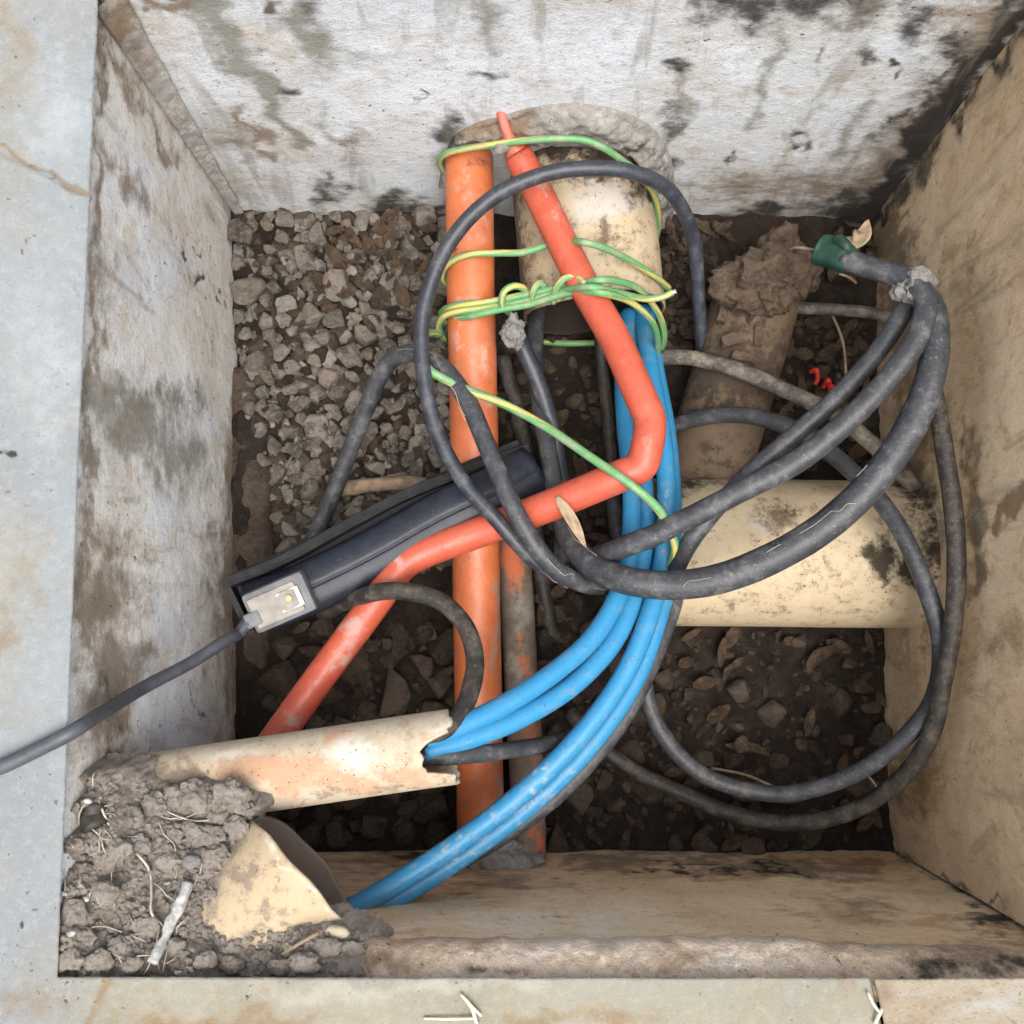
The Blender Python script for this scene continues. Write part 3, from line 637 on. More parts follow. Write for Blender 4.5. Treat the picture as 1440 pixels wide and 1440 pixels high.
c0 = P(285, 1352, -.118); c1_ = P(420, 1225, -.112)
V, F = pipe_mesh(c0, c1_, 0.0785, 0.005, 96, 50, cut1=lambda t: 0.030 * max(0, math.cos(t)) + 0.0012 * math.sin(7 * t), wob=0.02, seed=10)
o = mesh_obj('cut_cream_pipe', V, F, M['cream_cut'], origin=c0, stain={
    'inner': 0.02, 'brown': [(E, 312, 1190, 18, 50, .8), (E, 330, 1318, 60, 12, .9), (E, 298, 1260, 14, 60, .7), (E, 430, 1300, 40, 8, .7), (E, 385, 1285, 14, 20, .5)], 'tint': [(E, 380, 1230, 60, 60, .35)], 'dark': [], 'pale': [(L_, 352, 1156, 488, 1298, 5, .5)]})
tag(o, 'yellowed cream pipe cut off at a slant in the front corner', 'pipe')

# ------------------------------------------------------------------ soil heap
ctrl = [(60, 1390, -.012), (80, 1374, -.012), (140, 1380, -.013), (200, 1380, -.014), (270, 1380, -.014), (350, 1380, -.015), (420, 1380, -.016), (480, 1380, -.016), (540, 1380, -.022), (620, 1380, -.045), (84, 1310, -.010), (86, 1250, -.010), (90, 1190, -.012), (94, 1140, -.014), (98, 1105, -.025), (128, 1150, -.055), (125, 1210, -.045), (150, 1090, -.13), (220, 1110, -.09), (280, 1130, -.085), (340, 1140, -.085), (330, 1180, -.07), (200, 1200, -.065), (150, 1300, -.035),
        (260, 1300, -.045), (300, 1240, -.058), (330, 1340, -.035), (420, 1340, -.035), (480, 1325, -.05), (520, 1322, -.05), (380, 1318, -.05), (350, 1200, -.085), (310, 1290, -.055), (360, 1300, -.06), (560, 1345, -.05)]
CP = np.array([P(*c)[:] for c in ctrl])
gx = np.linspace(-0.50, -0.10, 330); gy = np.linspace(-0.412, -0.13, 240)
X, Y = np.meshgrid(gx, gy)
d2 = (X[..., None] - CP[:, 0]) ** 2 + (Y[..., None] - CP[:, 1]) ** 2
wt = 1 / (d2 + 0.00012) ** 1.7
Z = (wt * CP[:, 2]).sum(-1) / wt.sum(-1)
HV = np.stack([X, Y, Z], -1)
HV[..., 2] += fbm(HV, 22, 1, 3) * 0.016 + np.abs(fbm(HV, 80, 2, 4)) * 0.012 - 0.004
bill = np.abs(vn(HV, 95, 31)) + 0.6 * np.abs(vn(HV, 180, 32)); HV[..., 2] += (0.5 - bill) * 0.012
_c0, _c1 = np.array(c0), np.array(c1_); _T = (_c1 - _c0) / np.linalg.norm(_c1 - _c0)
_rel = HV - _c0; _s = _rel[..., :2] @ (_T[:2] / np.linalg.norm(_T[:2])); _o = np.abs(_rel[..., 0] * -_T[1] + _rel[..., 1] * _T[0]) / np.linalg.norm(_T[:2])
_pz = c0.z + np.sqrt(np.clip(0.0785 ** 2 - _o ** 2, 0, 1))
HV[..., 2] = np.where((_o < 0.079) & (_s < np.linalg.norm(_c1 - _c0)), np.maximum(HV[..., 2], _pz + 0.004 + fbm(HV, 60, 6, 3) * .008), HV[..., 2])
px, py = PIX(HV)
poly = [(70, 1380), (84, 1290), (90, 1180), (96, 1105), (130, 1085), (175, 1082), (215, 1098), (270, 1098), (325, 1108), (368, 1132), (352, 1152), (338, 1172), (325, 1195), (306, 1240), (302, 1296), (322, 1316), (350, 1302), (370, 1290), (392, 1312), (425, 1306), (455, 1304), (485, 1310), (512, 1316), (528, 1332), (530, 1352), (545, 1372), (548, 1395), (70, 1395)]
def inpoly(x, y, pl):
    r = np.zeros(x.shape, bool); n = len(pl)
    for i in range(n):
        x0, y0 = pl[i]; x1, y1 = pl[(i + 1) % n]
        if y0 == y1: continue
        r ^= ((y0 > y) != (y1 > y)) & (x < (x1 - x0) * (y - y0) / (y1 - y0) + x0)
    return r
def polyd(x, y, pl): return np.min([seg_d(x, y, *pl[i], *pl[(i + 1) % len(pl)]) for i in range(len(pl))], axis=0)
wx = fbm(HV, 35, 77, 3) * 22
ins = inpoly(px + wx, py + wx, poly); dd = polyd(px + wx, py + wx, poly)
open_edge = (py < 1350) & (px > 100)
skirt = np.where(open_edge, np.where(ins, -0.010 * np.clip(1 - dd / 12, 0, 1) ** 2, -0.010 - dd * 0.0025), 0)
HV[..., 2] += skirt
keep = ins | ((dd < 16) & open_edge)
kf = keep[:-1, :-1] & keep[1:, :-1] & keep[:-1, 1:] & keep[1:, 1:]
nu = 330; F = [(j * nu + i, j * nu + i + 1, (j + 1) * nu + i + 1, (j + 1) * nu + i) for j, i in zip(*np.nonzero(kf))]
used = sorted({v for f in F for v in f}); rm = {v: k for k, v in enumerate(used)}
HVf = HV.reshape(-1, 3)[used]; F = [tuple(rm[v] for v in f) for f in F]
heap = thing('soil_heap', P(220, 1240, -.12), 'dry crumbly soil heap with roots filling the front left corner', 'soil')
mesh_obj('soil', HVf, F, M['heap'], heap)
def heap_z(x, y):
    i = min(329, max(0, int(round((x - gx[0]) / (gx[1] - gx[0]))))); j = min(239, max(0, int(round((y - gy[0]) / (gy[1] - gy[0]))))); return HV[j, i, 2]
def on_heap(x, y, lift=0.0):
    z = -0.09
    for _ in range(4):
        p = P(x, y, z); z = heap_z(p.x, p.y)
    p = P(x, y, z); return Vector((p.x, p.y, z + lift))
clods = [(265, 1120, 34, 24), (322, 1125, 26, 22), (225, 1135, 26, 22), (285, 1175, 30, 18), (175, 1150, 24, 20), (160, 1200, 26, 22), (300, 1205, 26, 22), (285, 1205, 16, 12), (245, 1170, 20, 16), (310, 1150, 18, 12), (195, 1185, 20, 14), (335, 1160, 20, 16), (240, 1205, 18, 16),
         (105, 1280, 18, 18), (100, 1350, 22, 16), (140, 1350, 20, 14), (170, 1330, 16, 14), (120, 1315, 18, 14), (190, 1355, 18, 12), (430, 1352, 22, 12), (460, 1335, 18, 12), (370, 1345, 20, 12), (400, 1358, 18, 10), (330, 1355, 18, 12), (290, 1350, 16, 12), (250, 1330, 14, 12), (500, 1330, 16, 10), (150, 1255, 18, 16), (205, 1300, 16, 13), (120, 1225, 16, 14)]
for i, (x, y, a, b) in enumerate(clods):
    c = on_heap(x, y, 0.004); ra, rb = R(a * 2, c.z), R(b * 2, c.z)
    V, F = blob_mesh(c, (ra, rb, min(ra, rb) * 0.7), 5, 0.38, 55, 40 + i, crumb=0.35)
    mesh_obj('clod', V, F, M['clod'], heap)
V_, F_, off = [], [], 0
for k in range(2600):
    x, y = random.uniform(88, 560), random.uniform(1100, 1372)
    if not inpoly(np.array([x]), np.array([y]), poly)[0]: continue
    c = on_heap(x, y, 0.001); ra = random.uniform(.0012, .0042)
    V, F = blob_mesh(c, (ra, ra * random.uniform(.7, 1), ra * .75), 1, 0.5, 260, k); V_.append(V); F_ += [tuple(i + off for i in f) for f in F]; off += len(V)
tag(mesh_obj('crumbs', np.concatenate(V_), F_, M['clod'], heap, smooth=False), kind='stuff')
def heap_root(pts, wpx, mat=None):
    q = [tuple(on_heap(x, y, 0.006 + 0.004 * math.sin(k * 2.1))) for k, (x, y) in enumerate(pts)]
    V, F, UV = sweep(q, wpx * 0.5 * 1.08 / FPX, 6, 0.004, 0.2, 3); mesh_obj('root', V, F, mat or M['root'], heap)
for pts, wd in [([(140, 1120), (150, 1138), (155, 1160), (170, 1178), (200, 1200), (212, 1225), (216, 1255), (218, 1280), (230, 1300)], 5), ([(128, 1122), (118, 1140), (112, 1165), (106, 1190)], 3), ([(150, 1132), (190, 1122), (215, 1130), (250, 1145), (280, 1152), (310, 1150)], 3.2),
                ([(134, 1105), (138, 1085), (155, 1075), (135, 1095)], 2.5), ([(178, 1090), (180, 1105), (172, 1115), (150, 1122)], 3), ([(163, 1195), (162, 1230), (160, 1262), (165, 1272)], 2.2), ([(216, 1238), (230, 1245), (238, 1262)], 2.2), ([(138, 1235), (132, 1255), (128, 1262)], 2),
                ([(225, 1150), (235, 1170), (245, 1185), (250, 1195)], 2), ([(228, 1300), (224, 1330), (226, 1365)], 2), ([(240, 1325), (236, 1350), (230, 1368)], 2), ([(145, 1160), (145, 1185), (142, 1200)], 2), ([(125, 1310), (135, 1300), (150, 1302), (175, 1308)], 2.2), ([(280, 1165), (300, 1172), (315, 1185)], 2), ([(92, 1210), (98, 1245), (90, 1260)], 2),
                ([(245, 1220), (252, 1232), (250, 1212)], 2), ([(205, 1368), (215, 1352), (212, 1340)], 2)]:
    heap_root(pts, wd * .72)
for _ in range(22):
    x, y, a = random.uniform(110, 300), random.uniform(1120, 1350), random.uniform(0, 6.28); q = [(x, y)]
    for _k in range(random.randint(2, 4)): a += random.gauss(0, .5); x += 14 * math.cos(a); y += 14 * math.sin(a); q.append((min(300, max(100, x)), min(1365, max(1115, y))))
    heap_root(q, random.uniform(.9, 1.6))
for x, y in ((172, 1085), (128, 1125), (142, 1122), (190, 1180), (125, 1262), (103, 1310), (95, 1255), (238, 1240), (185, 1122), (253, 1365)):
    V, F = blob_mesh(on_heap(x, y, .006), (R(9, -.07), R(6, -.07), .002), 3, 0.6, 130, int(x)); mesh_obj('white_grit', V, F, M['stick'], heap)
V, F = blob_mesh(on_heap(275, 1207, .012), (0.011, 0.008, 0.007), 3, 0.35, 60, 5); o = mesh_obj('rubble_piece', V, F, M['putty'], origin=on_heap(275, 1207)); tag(o, 'small pale rubble piece just above the bleached stick', 'rubble')
# dark root knot
V, F, UV = sweep([tuple(on_heap(136, 1126, .002)), tuple(on_heap(134, 1145, .006)), tuple(on_heap(138, 1165, .002))], 0.0125, 16, 0.003, 0.35, 5)
o = mesh_obj('root_stump', V, F, M['cable_brown'], origin=on_heap(136, 1145)); tag(o, 'dark broken root stump in the soil by the left slab', 'root')
# bleached stick
st = [on_heap(270, 1237, .012), on_heap(258, 1270, .012), on_heap(240, 1308, .012), on_heap(220, 1348, .012)]
V, F, UV = sweep([tuple(a) + (r_,) for a, r_ in zip(st, (.0045, .0065, .006, .0045))], 0.006, 12, 0.002, 0.9, 8)
o = mesh_obj('bleached_stick', V, F, M['stick'], origin=st[1]); tag(o, 'bleached white stick lying on the soil heap', 'stick')
tw = [on_heap(398, 1340, .004), on_heap(430, 1318, .012), on_heap(455, 1302, .02)]
V, F, UV = sweep([tuple(a) for a in tw], 0.0018, 6, 0.004, 0.2, 8); o = mesh_obj('twig', V, F, M['leaf'], origin=tw[0]); tag(o, 'thin brown twig leaning by the cut pipe lip', 'twig')
for (x, y, rx, lab, mt) in ((505, 1304, 17, 'white mortar crumb where the blue tubes reach the cut pipe', 'stick'), (475, 1308, 15, 'pinkish plastic shard at the lip of the cut pipe', 'cream_stub')):
    c = on_heap(x, y, .006); V, F = blob_mesh(c, (R(rx * 2, -.1), R(rx, -.1), .006), 3, 0.4, 60, x)
    o = mesh_obj('crumb', V, F, M[mt], origin=c); tag(o, lab, 'crumb')

# ------------------------------------------------------------------ blue tubes
BG = 'blue tubes curving out of the cream pipe'
rb = 0.0122
bl = [([(884, 440, -.43), (877, 520, -.385), (879, 590, -.345), (888, 680, -.305), (887, 760, -.282), (872, 830, -.262), (835, 895, -.238), (780, 945, -.212), (710, 991, -.182), (650, 1020, -.16), (596, 1042, -.143)], 'leftmost blue tube, upper one of the pair entering the stub'),
      ([(893, 440, -.44), (893, 530, -.40), (899, 610, -.35), (907, 690, -.315), (907, 760, -.292), (894, 832, -.270), (862, 903, -.247), (805, 964, -.222), (730, 1010, -.19), (660, 1038, -.165), (596, 1058, -.147)], 'second blue tube, lower one of the pair entering the stub'),
      ([(902, 435, -.43), (915, 520, -.37), (931, 610, -.315), (938, 700, -.288), (934, 780, -.272), (915, 860, -.256), (880, 945, -.24), (820, 1030, -.225), (740, 1110, -.215), (650, 1181, -.205), (570, 1234, -.195), (490, 1281, -.185), (452, 1304, -.18)], 'long blue tube, upper one of the pair reaching the cut pipe'),
      ([(908, 435, -.44), (922, 520, -.40), (938, 610, -.345), (945, 700, -.312), (943, 785, -.295), (925, 870, -.278), (892, 957, -.262), (832, 1045, -.247), (752, 1126, -.236), (660, 1197, -.225), (578, 1250, -.213), (500, 1295, -.2), (462, 1316, -.195)], 'long blue tube, lower one of the pair reaching the cut pipe')]
for pts, lab in bl:
    tube_obj('blue_tube', pts, 0, M['blue'], r=rb, seg=20, label=lab, cat='tube', group=BG, stain={'dark': [], 'brown': [(E, 540, 1262, 60, 24, .42), (E, 900, 480, 40, 40, .4)], 'pale': [(E, 760, 1120, 80, 60, .3), (E, 640, 1200, 60, 40, .32), (E, 930, 720, 20, 60, .25)], 'tint': []})

# ------------------------------------------------------------------ cables
CG = 'black cables tangled in the pit'
def cable(pts, wd, mat, label, **k): pts = [p[:3] + ((p[3] * .92,) if len(p) > 3 else ()) for p in pts]; return tube_obj('cable', pts, wd * .92, M[mat], label=label, cat='cable', group=CG, wob=k.pop('wob', 0.06), **k)
cable([(988, 505, -.45), (983, 430, -.40), (975, 335, -.33), (945, 272, -.265), (900, 246, -.232), (850, 237, -.218), (770, 244, -.214), (690, 280, -.22), (630, 345, -.23), (597, 430, -.238), (594, 510, -.242), (612, 600, -.245), (650, 675, -.246), (700, 733, -.246), (750, 787, -.262), (800, 818, -.285)], 24, 'cable_slate', 'smooth slate cable arching over the mouth of the cream pipe', step=.005, wob=.02, seed=1)
cb = cable([(436, 768, -.46), (470, 690, -.43), (505, 600, -.385), (538, 522, -.335), (572, 497, -.30), (612, 508, -.275), (655, 560, -.252), (690, 640, -.232), (730, 730, -.222), (772, 792, -.236), (812, 818, -.262), (850, 826, -.29)], 28, 'cable_web', 'root-covered cable hooping over the thick orange duct and black trunking', seed=2)
cc = cable([(757, 425, -.43, 30), (751, 500, -.385, 30), (758, 560, -.36, 30), (772, 640, -.33, 31), (783, 700, -.308, 33), (800, 755, -.28, 37), (832, 795, -.250, 41), (880, 816, -.219, 43), (940, 823, -.208, 44), (1010, 814, -.195, 45), (1090, 783, -.18, 46), (1170, 733, -.165, 46), (1240, 662, -.152, 45), (1290, 582, -.145, 44), (1314, 505, -.145, 40), (1316, 445, -.152, 34), (1300, 412, -.165, 30), (1285, 402, -.18, 28)], 44, 'cable_web', 'thickest grey-black cable sweeping right across the horizontal cream pipe', seed=3, seg=20)
cable([(722, 462, -.31), (738, 495, -.33), (764, 560, -.345), (783, 640, -.36), (792, 720, -.38), (790, 800, -.42)], 27, 'cable_slate', 'slate cable hanging down from the grey putty lump', seed=4)
cdd = cable([(835, 785, -.275), (870, 772, -.235), (930, 748, -.212), (1030, 697, -.18), (1130, 643, -.162), (1220, 565, -.148), (1283, 487, -.142), (1303, 428, -.15), (1288, 402, -.16), (1260, 388, -.175), (1225, 377, -.19), (1200, 369, -.20), (1186, 365, -.206)], 35, 'cable_web', 'grey cable rising right from the blue tubes to the green tape', seed=5, seg=18)
ce = cable([(900, 625, -.44), (950, 598, -.40), (1000, 585, -.37), (1060, 586, -.34), (1130, 610, -.31), (1200, 665, -.275), (1260, 735, -.24), (1303, 830, -.226), (1324, 915, -.232), (1304, 1000, -.265), (1225, 1075, -.31), (1130, 1113, -.35), (1060, 1113, -.37), (985, 1087, -.37), (930, 1030, -.36), (905, 955, -.345), (912, 895, -.325), (935, 838, -.29), (956, 790, -.25), (975, 755, -.225), (1010, 712, -.218), (1055, 665, -.205), (1110, 618, -.195), (1170, 565, -.185), (1230, 500, -.18), (1270, 440, -.18), (1284, 408, -.19)], 27, 'cable_web', 'long cable making a full loop on the right, inside the outer loop', seed=6)
cable([(870, 530, -.44), (940, 502, -.41), (1020, 515, -.38), (1100, 547, -.355), (1180, 587, -.335), (1240, 637, -.335), (1300, 700, -.365)], 25, 'cable_dusty', 'pale dusty cable crossing the muddy tan pipe', seed=7)
cable([(1296, 440, -.2), (1308, 520, -.19), (1326, 620, -.185), (1341, 720, -.185), (1345, 800, -.19), (1340, 880, -.20), (1326, 960, -.225), (1310, 1030, -.255), (1270, 1092, -.295), (1200, 1140, -.345), (1120, 1157, -.385), (1040, 1147, -.415), (960, 1116, -.435), (890, 1082, -.445), (840, 1045, -.45), (800, 1000, -.47)], 26, 'cable_brown', 'outermost muddy cable looping along the right wall', seed=8)
cable([(455, 862, -.36), (490, 846, -.30), (530, 833, -.258), (570, 832, -.245), (620, 846, -.235), (655, 882, -.222), (668, 930, -.205), (657, 985, -.175), (632, 1022, -.15), (590, 1042, -.14)], 28, 'cable_brown', 'short brown-black cable hooking over the red-orange duct into the stub', seed=9)
cable([(585, 1064, -.146), (640, 1063, -.158), (700, 1057, -.19), (790, 1042, -.26), (850, 1015, -.31), (890, 970, -.36)], 25, 'cable_web', 'grey cable leaving the stub below its blue tubes', seed=10)
cable([(860, 690, -.40), (880, 780, -.36), (950, 815, -.335), (922, 920, -.305), (870, 1020, -.285), (790, 1112, -.268), (700, 1180, -.258), (610, 1226, -.24), (540, 1256, -.222), (470, 1284, -.205)], 26, 'cable_web', 'dark cable running along beneath the long blue tubes', seed=11)
cable([(842, 440, -.44), (848, 520, -.455), (856, 600, -.465), (862, 700, -.475), (868, 800, -.485)], 20, 'cable_brown', 'dark cable hanging from the pipe mouth down to the floor', seed=12)
cable([(706, 500, -.455), (728, 580, -.465), (748, 680, -.475), (760, 800, -.48), (778, 900, -.485)], 24, 'cable_brown', 'dark floor cable just right of the thick orange duct', seed=13)
cable([(1090, 428, -.44), (1130, 433, -.42), (1180, 436, -.41), (1225, 440, -.41), (1275, 452, -.42)], 19, 'cable_dusty', 'short pale cable behind the green tape by the right wall', seed=14)
# dark tape band on pale cable
# ------------------------------------------------------------------ root threads on cables (parts of the cable)
def threads(ob, n, lift, seed, t0=0.3, t1=0.95, seg=14):
    rr = random.Random(seed); me = ob.data; nv = len(me.vertices); VV, FF, off = [], [], 0
    for k in range(n):
        i = int(rr.uniform(t0, t1) * (nv / seg)); j = rr.choice([0, 1, 2, seg - 1, seg - 2, 3, seg - 3]); q = []; dirn = rr.choice([1, -1])
        for s_ in range(rr.randint(3, 8)):
            a = me.vertices[max(0, min(nv - 1, i * seg + j % seg))]
            q.append(tuple(a.co + WORLD[ob.name] + a.normal * lift * rr.uniform(.1, 1.6)))
            i += dirn * rr.choice([1, 1, 2, 3]); j += rr.choice([0, 0, 0, -1, 1])
        V, F, UV = sweep(q, rr.uniform(.0002, .00035), 5, 0.003, 0, 0); VV.append(V); FF += [tuple(x + off for x in f) for f in F]; off += len(V)
    tag(mesh_obj('root_threads', np.concatenate(VV), FF, M['root'], ob), kind='stuff')
threads(cc, 5, 0.0012, 5, .35, .95, 20); threads(cb, 6, 0.0012, 6, .4, .98)

# ------------------------------------------------------------------ earth wire
ew = thing('earth_wire', P(640, 430, -.33), 'green and yellow earth wire wound round the orange duct and cream pipe', 'wire')
EWP = [
    [(628, 245, -.36), (618, 228, -.33), (632, 214, -.295), (690, 204, -.262), (760, 196, -.245), (815, 196, -.243), (845, 206, -.25), (870, 222, -.268), (905, 250, -.30), (922, 280, -.35), (925, 320, -.40), (918, 350, -.44)],
    [(635, 405, -.37), (622, 390, -.345), (630, 371, -.318), (660, 358, -.303), (700, 356, -.298), (735, 355, -.295), (775, 343, -.288), (800, 339, -.268), (822, 341, -.236), (850, 349, -.25), (885, 366, -.285), (920, 388, -.33), (940, 405, -.37)],
    [(628, 455, -.37), (621, 440, -.345), (640, 430, -.312), (690, 424, -.298), (740, 414, -.292), (800, 402, -.270), (840, 394, -.232), (870, 396, -.25), (900, 408, -.29), (925, 440, -.34), (934, 470, -.38), (930, 492, -.42)],
    [(625, 478, -.38), (617, 458, -.345), (632, 441, -.315), (690, 433, -.300), (740, 423, -.292), (790, 409, -.272), (830, 404, -.228), (870, 412, -.255), (905, 420, -.285), (930, 418, -.29), (946, 411, -.288)],
    [(640, 448, -.33), (665, 444, -.305), (700, 436, -.295), (745, 428, -.288), (800, 412, -.265), (845, 412, -.228), (885, 424, -.27), (915, 450, -.31), (925, 478, -.36), (922, 505, -.41)],
    [(716, 440, -.31), (706, 428, -.29), (709, 410, -.275), (724, 402, -.275), (738, 408, -.29), (735, 425, -.305)],
    [(748, 428, -.30), (750, 410, -.278), (757, 399, -.276), (765, 402, -.285), (768, 415, -.30)],
    [(778, 425, -.29), (783, 405, -.265), (795, 391, -.255), (812, 391, -.25), (822, 400, -.24)],
    [(618, 470, -.36), (603, 468, -.33), (590, 478, -.29), (588, 495, -.262), (603, 519, -.25), (625, 533, -.252), (660, 549, -.25), (710, 569, -.24), (770, 602, -.225), (835, 646, -.20), (885, 680, -.19), (925, 715, -.205), (945, 752, -.225), (948, 780, -.245), (930, 805, -.275), (895, 822, -.29), (850, 832, -.31)],
    [(765, 481, -.497), (800, 483, -.49), (850, 482, -.49)],
]
for pts in EWP: tube_obj('wire_strand', pts, 0, M['wire'], ew, r=0.0046 if len(pts) != 17 else 0.0054, seg=10, step=.003)
tube_obj('bare_end', [(944, 411.5, -.2885), (951, 409.5, -.287)], 0, M['metal'], ew, r=.0032, seg=8, step=.002)
V, F = blob_mesh(P(722, 466, -.285), (0.015, 0.023, 0.016), 5, 0.45, 55, 8, crumb=.4)
o = mesh_obj('putty_lump', V, F, M['putty'], origin=P(722, 466, -.31)); tag(o, 'lumpy grey putty ball beside the thick orange duct', 'putty')

# ------------------------------------------------------------------ black trunking and plug
def prof_sweep(pix, prof, up=(0, 0, 1)):
    c = catmull([tuple(P(*p)) for p in pix], 0.008); n = len(c); T = np.gradient(c, axis=0); T /= np.linalg.norm(T, axis=1)[:, None]
    up = np.array(up, float); Sd = np.cross(up, T); Sd /= np.linalg.norm(Sd, axis=1)[:, None]; U = np.cross(T, Sd)
    m = len(prof); V = []
    for i in range(n):
        for a, b in prof: V.append(c[i] + Sd[i] * a + U[i] * b)
    F = [(i * m + j, i * m + (j + 1) % m, (i + 1) * m + (j + 1) % m, (i + 1) * m + j)[::-1] for i in range(n - 1) for j in range(m)]
    F += [tuple(range(m)), tuple((n - 1) * m + j for j in reversed(range(m)))]
    return np.array(V), F
tr = thing('black_trunking', P(540, 770, -.33), 'glossy black plastic trunking lying slanted over the thick orange duct', 'trunking')
prof = [(-.033, -.016)] + [(-.034 * math.cos(a), -.004 + .0215 * math.sin(a) ** .75) for a in np.linspace(0.05, 1.38, 8)] + [(-.0045, .0172), (-.0035, .0150), (-.0022, .0172)] + [(-.034 * math.cos(a), -.004 + .0215 * math.sin(a) ** .75) for a in np.linspace(1.68, 3.09, 9)] + [(.033, -.016)]
V, F = prof_sweep([(352, 856, -.285), (420, 832, -.287), (520, 784, -.293), (620, 728, -.302), (700, 690, -.308), (752, 660, -.325)], prof); mesh_obj('channel', V, F, M['black'], tr)
lprof = [(-.007, -.022), (-.008, .016), (-.004, .019), (.004, .018), (.006, .010), (.003, -.022)]
V, F = prof_sweep([(322, 818, -.275), (400, 786, -.288), (500, 732, -.298), (570, 696, -.308), (640, 668, -.325), (740, 632, -.345)], lprof); mesh_obj('lid', V, F, M['black_matt'], tr, smooth=False)
V, F = prof_sweep([(322, 822, -.290), (345, 868, -.292), (356, 886, -.296)], [(-.004, -.02), (-.004, .014), (.004, .014), (.004, -.02)]); mesh_obj('end_flap', V, F, M['black_matt'], tr, smooth=False)
# strip joining lid and channel on the floor side
V, F = prof_sweep([(335, 840, -.305), (420, 800, -.31), (520, 752, -.318), (620, 700, -.326), (740, 648, -.345)], [(-.03, -.004), (-.03, .003), (.03, .003), (.03, -.004)]); mesh_obj('back_plate', V, F, M['black_matt'], tr, smooth=False)

pc = P(394, 846, -.258); A0 = P(352, 864, -.258); A1 = P(440, 826, -.258); ax = (A1 - A0).normalized(); az = Vector((0.06, -0.16, 1)).normalized(); ay = az.cross(ax).normalized(); az = ax.cross(ay)
plug = thing('cable_plug', pc, 'grey plug with metal plate and cord, clipped on the black trunking', 'plug')
def lp(x, y, z): return tuple(pc + ax * x + ay * y + az * z)
def lbox(name, x, y, z, hx, hy, hz, mat, bev=.002, par=None): V, F = box_mesh(lp(x, y, z), ax, ay, az, hx, hy, hz, bev); return mesh_obj(name, V, F, mat, par or plug, smooth=False)
lbox('housing', 0, 0, -.003, .040, .026, .014, M['plug'], .006)
lbox('plate', -.004, -.001, .0118, .031, .0195, .0016, M['plate'], .0012)
lbox('metal_frame', .015, -.001, .0138, .0145, .0125, .0012, M['metal'], .001)
V, F = [], []
ns = 20
for k in range(ns):
    a = math.pi / 2 + math.pi * k / (ns - 1); V.append((.010 + .012 * math.cos(a), .012 * math.sin(a)))
V += [(.024, -.0105), (.024, .0105)]
n = len(V); VV = [lp(x, y - .001, .0152) for x, y in V] + [lp(x, y - .001, .0168) for x, y in V]
FF = [tuple(range(n - 1, -1, -1)), tuple(range(n, 2 * n))] + [(i, (i + 1) % n, n + (i + 1) % n, n + i) for i in range(n)]
mesh_obj('tongue', VV, FF, M['plate'], plug, smooth=False)
V, F, UV = sweep([lp(.015, .001, .016), lp(.015, .001, .0195)], .0042, 14, .002); mesh_obj('screw', V, F, M['screw'], plug, smooth=False)
lbox('cord_socket', -.036, -.006, .006, .010, .009, .009, M['plug'], .002)
V, F, UV = sweep([lp(-.040, -.007, .006) + (.0085,), lp(-.052, -.011, .006) + (.0078,), lp(-.064, -.018, .005) + (.0066,)], .008, 14, .003)
sr = mesh_obj('strain_relief', V, F, M['cord'], plug)
for k in range(5):
    t = k / 4; c = np.array(lp(-.043 - .018 * t, -.008 - .0075 * t, .006)); d = np.array(ax) * -1
    V, F, UV = sweep([tuple(c - d * .0011), tuple(c + d * .0011)], .0095 - .0018 * t, 14, .002); mesh_obj('rib', V, F, M['cord'], sr)
e0 = lp(-.062, -.017, .005)
cpts = [e0] + [tuple(P(*p)) for p in [(318, 900, -.225), (270, 931, -.185), (200, 968, -.12), (140, 1005, -.032), (108, 1025, .004), (85, 1038, .0105), (55, 1053, .0095), (0, 1079, .0095), (-80, 1108, .0095), (-180, 1130, .0095)]]
V, F, UV = sweep(cpts, .0073, 14, .005, .02); mesh_obj('cord', V, F, M['cord'], plug)

# ------------------------------------------------------------------ right side: tape, leaf, clods, red bits
gt = thing('green_tape_wrap', P(1178, 362, -.235), 'dark green tape wrapped round the cable end by the right wall', 'tape')
V, F, UV = sweep([tuple(P(1152, 348, -.225)) + (.0175,), tuple(P(1162, 352, -.221)) + (.0185,), tuple(P(1182, 362, -.211)) + (.0175,), tuple(P(1196, 369, -.205)) + (.0165,)], .018, 24, .0012, .55, 4); mesh_obj('tape', V, F, M['green'], gt)
for q in ([(1150, 352, -.24), (1120, 348, -.26), (1110, 352, -.28)], [(1180, 385, -.235), (1195, 390, -.24), (1204, 398, -.25)]):
    tube_obj('loose_end', q, 4, M['leaf'], gt, seg=6)
for q in ([(1178, 338, -.205), (1188, 346, -.196), (1196, 356, -.20)],):
    tube_obj('tape_flap', q, 16, M['green'], gt, seg=8, wob=.8, step=.002)
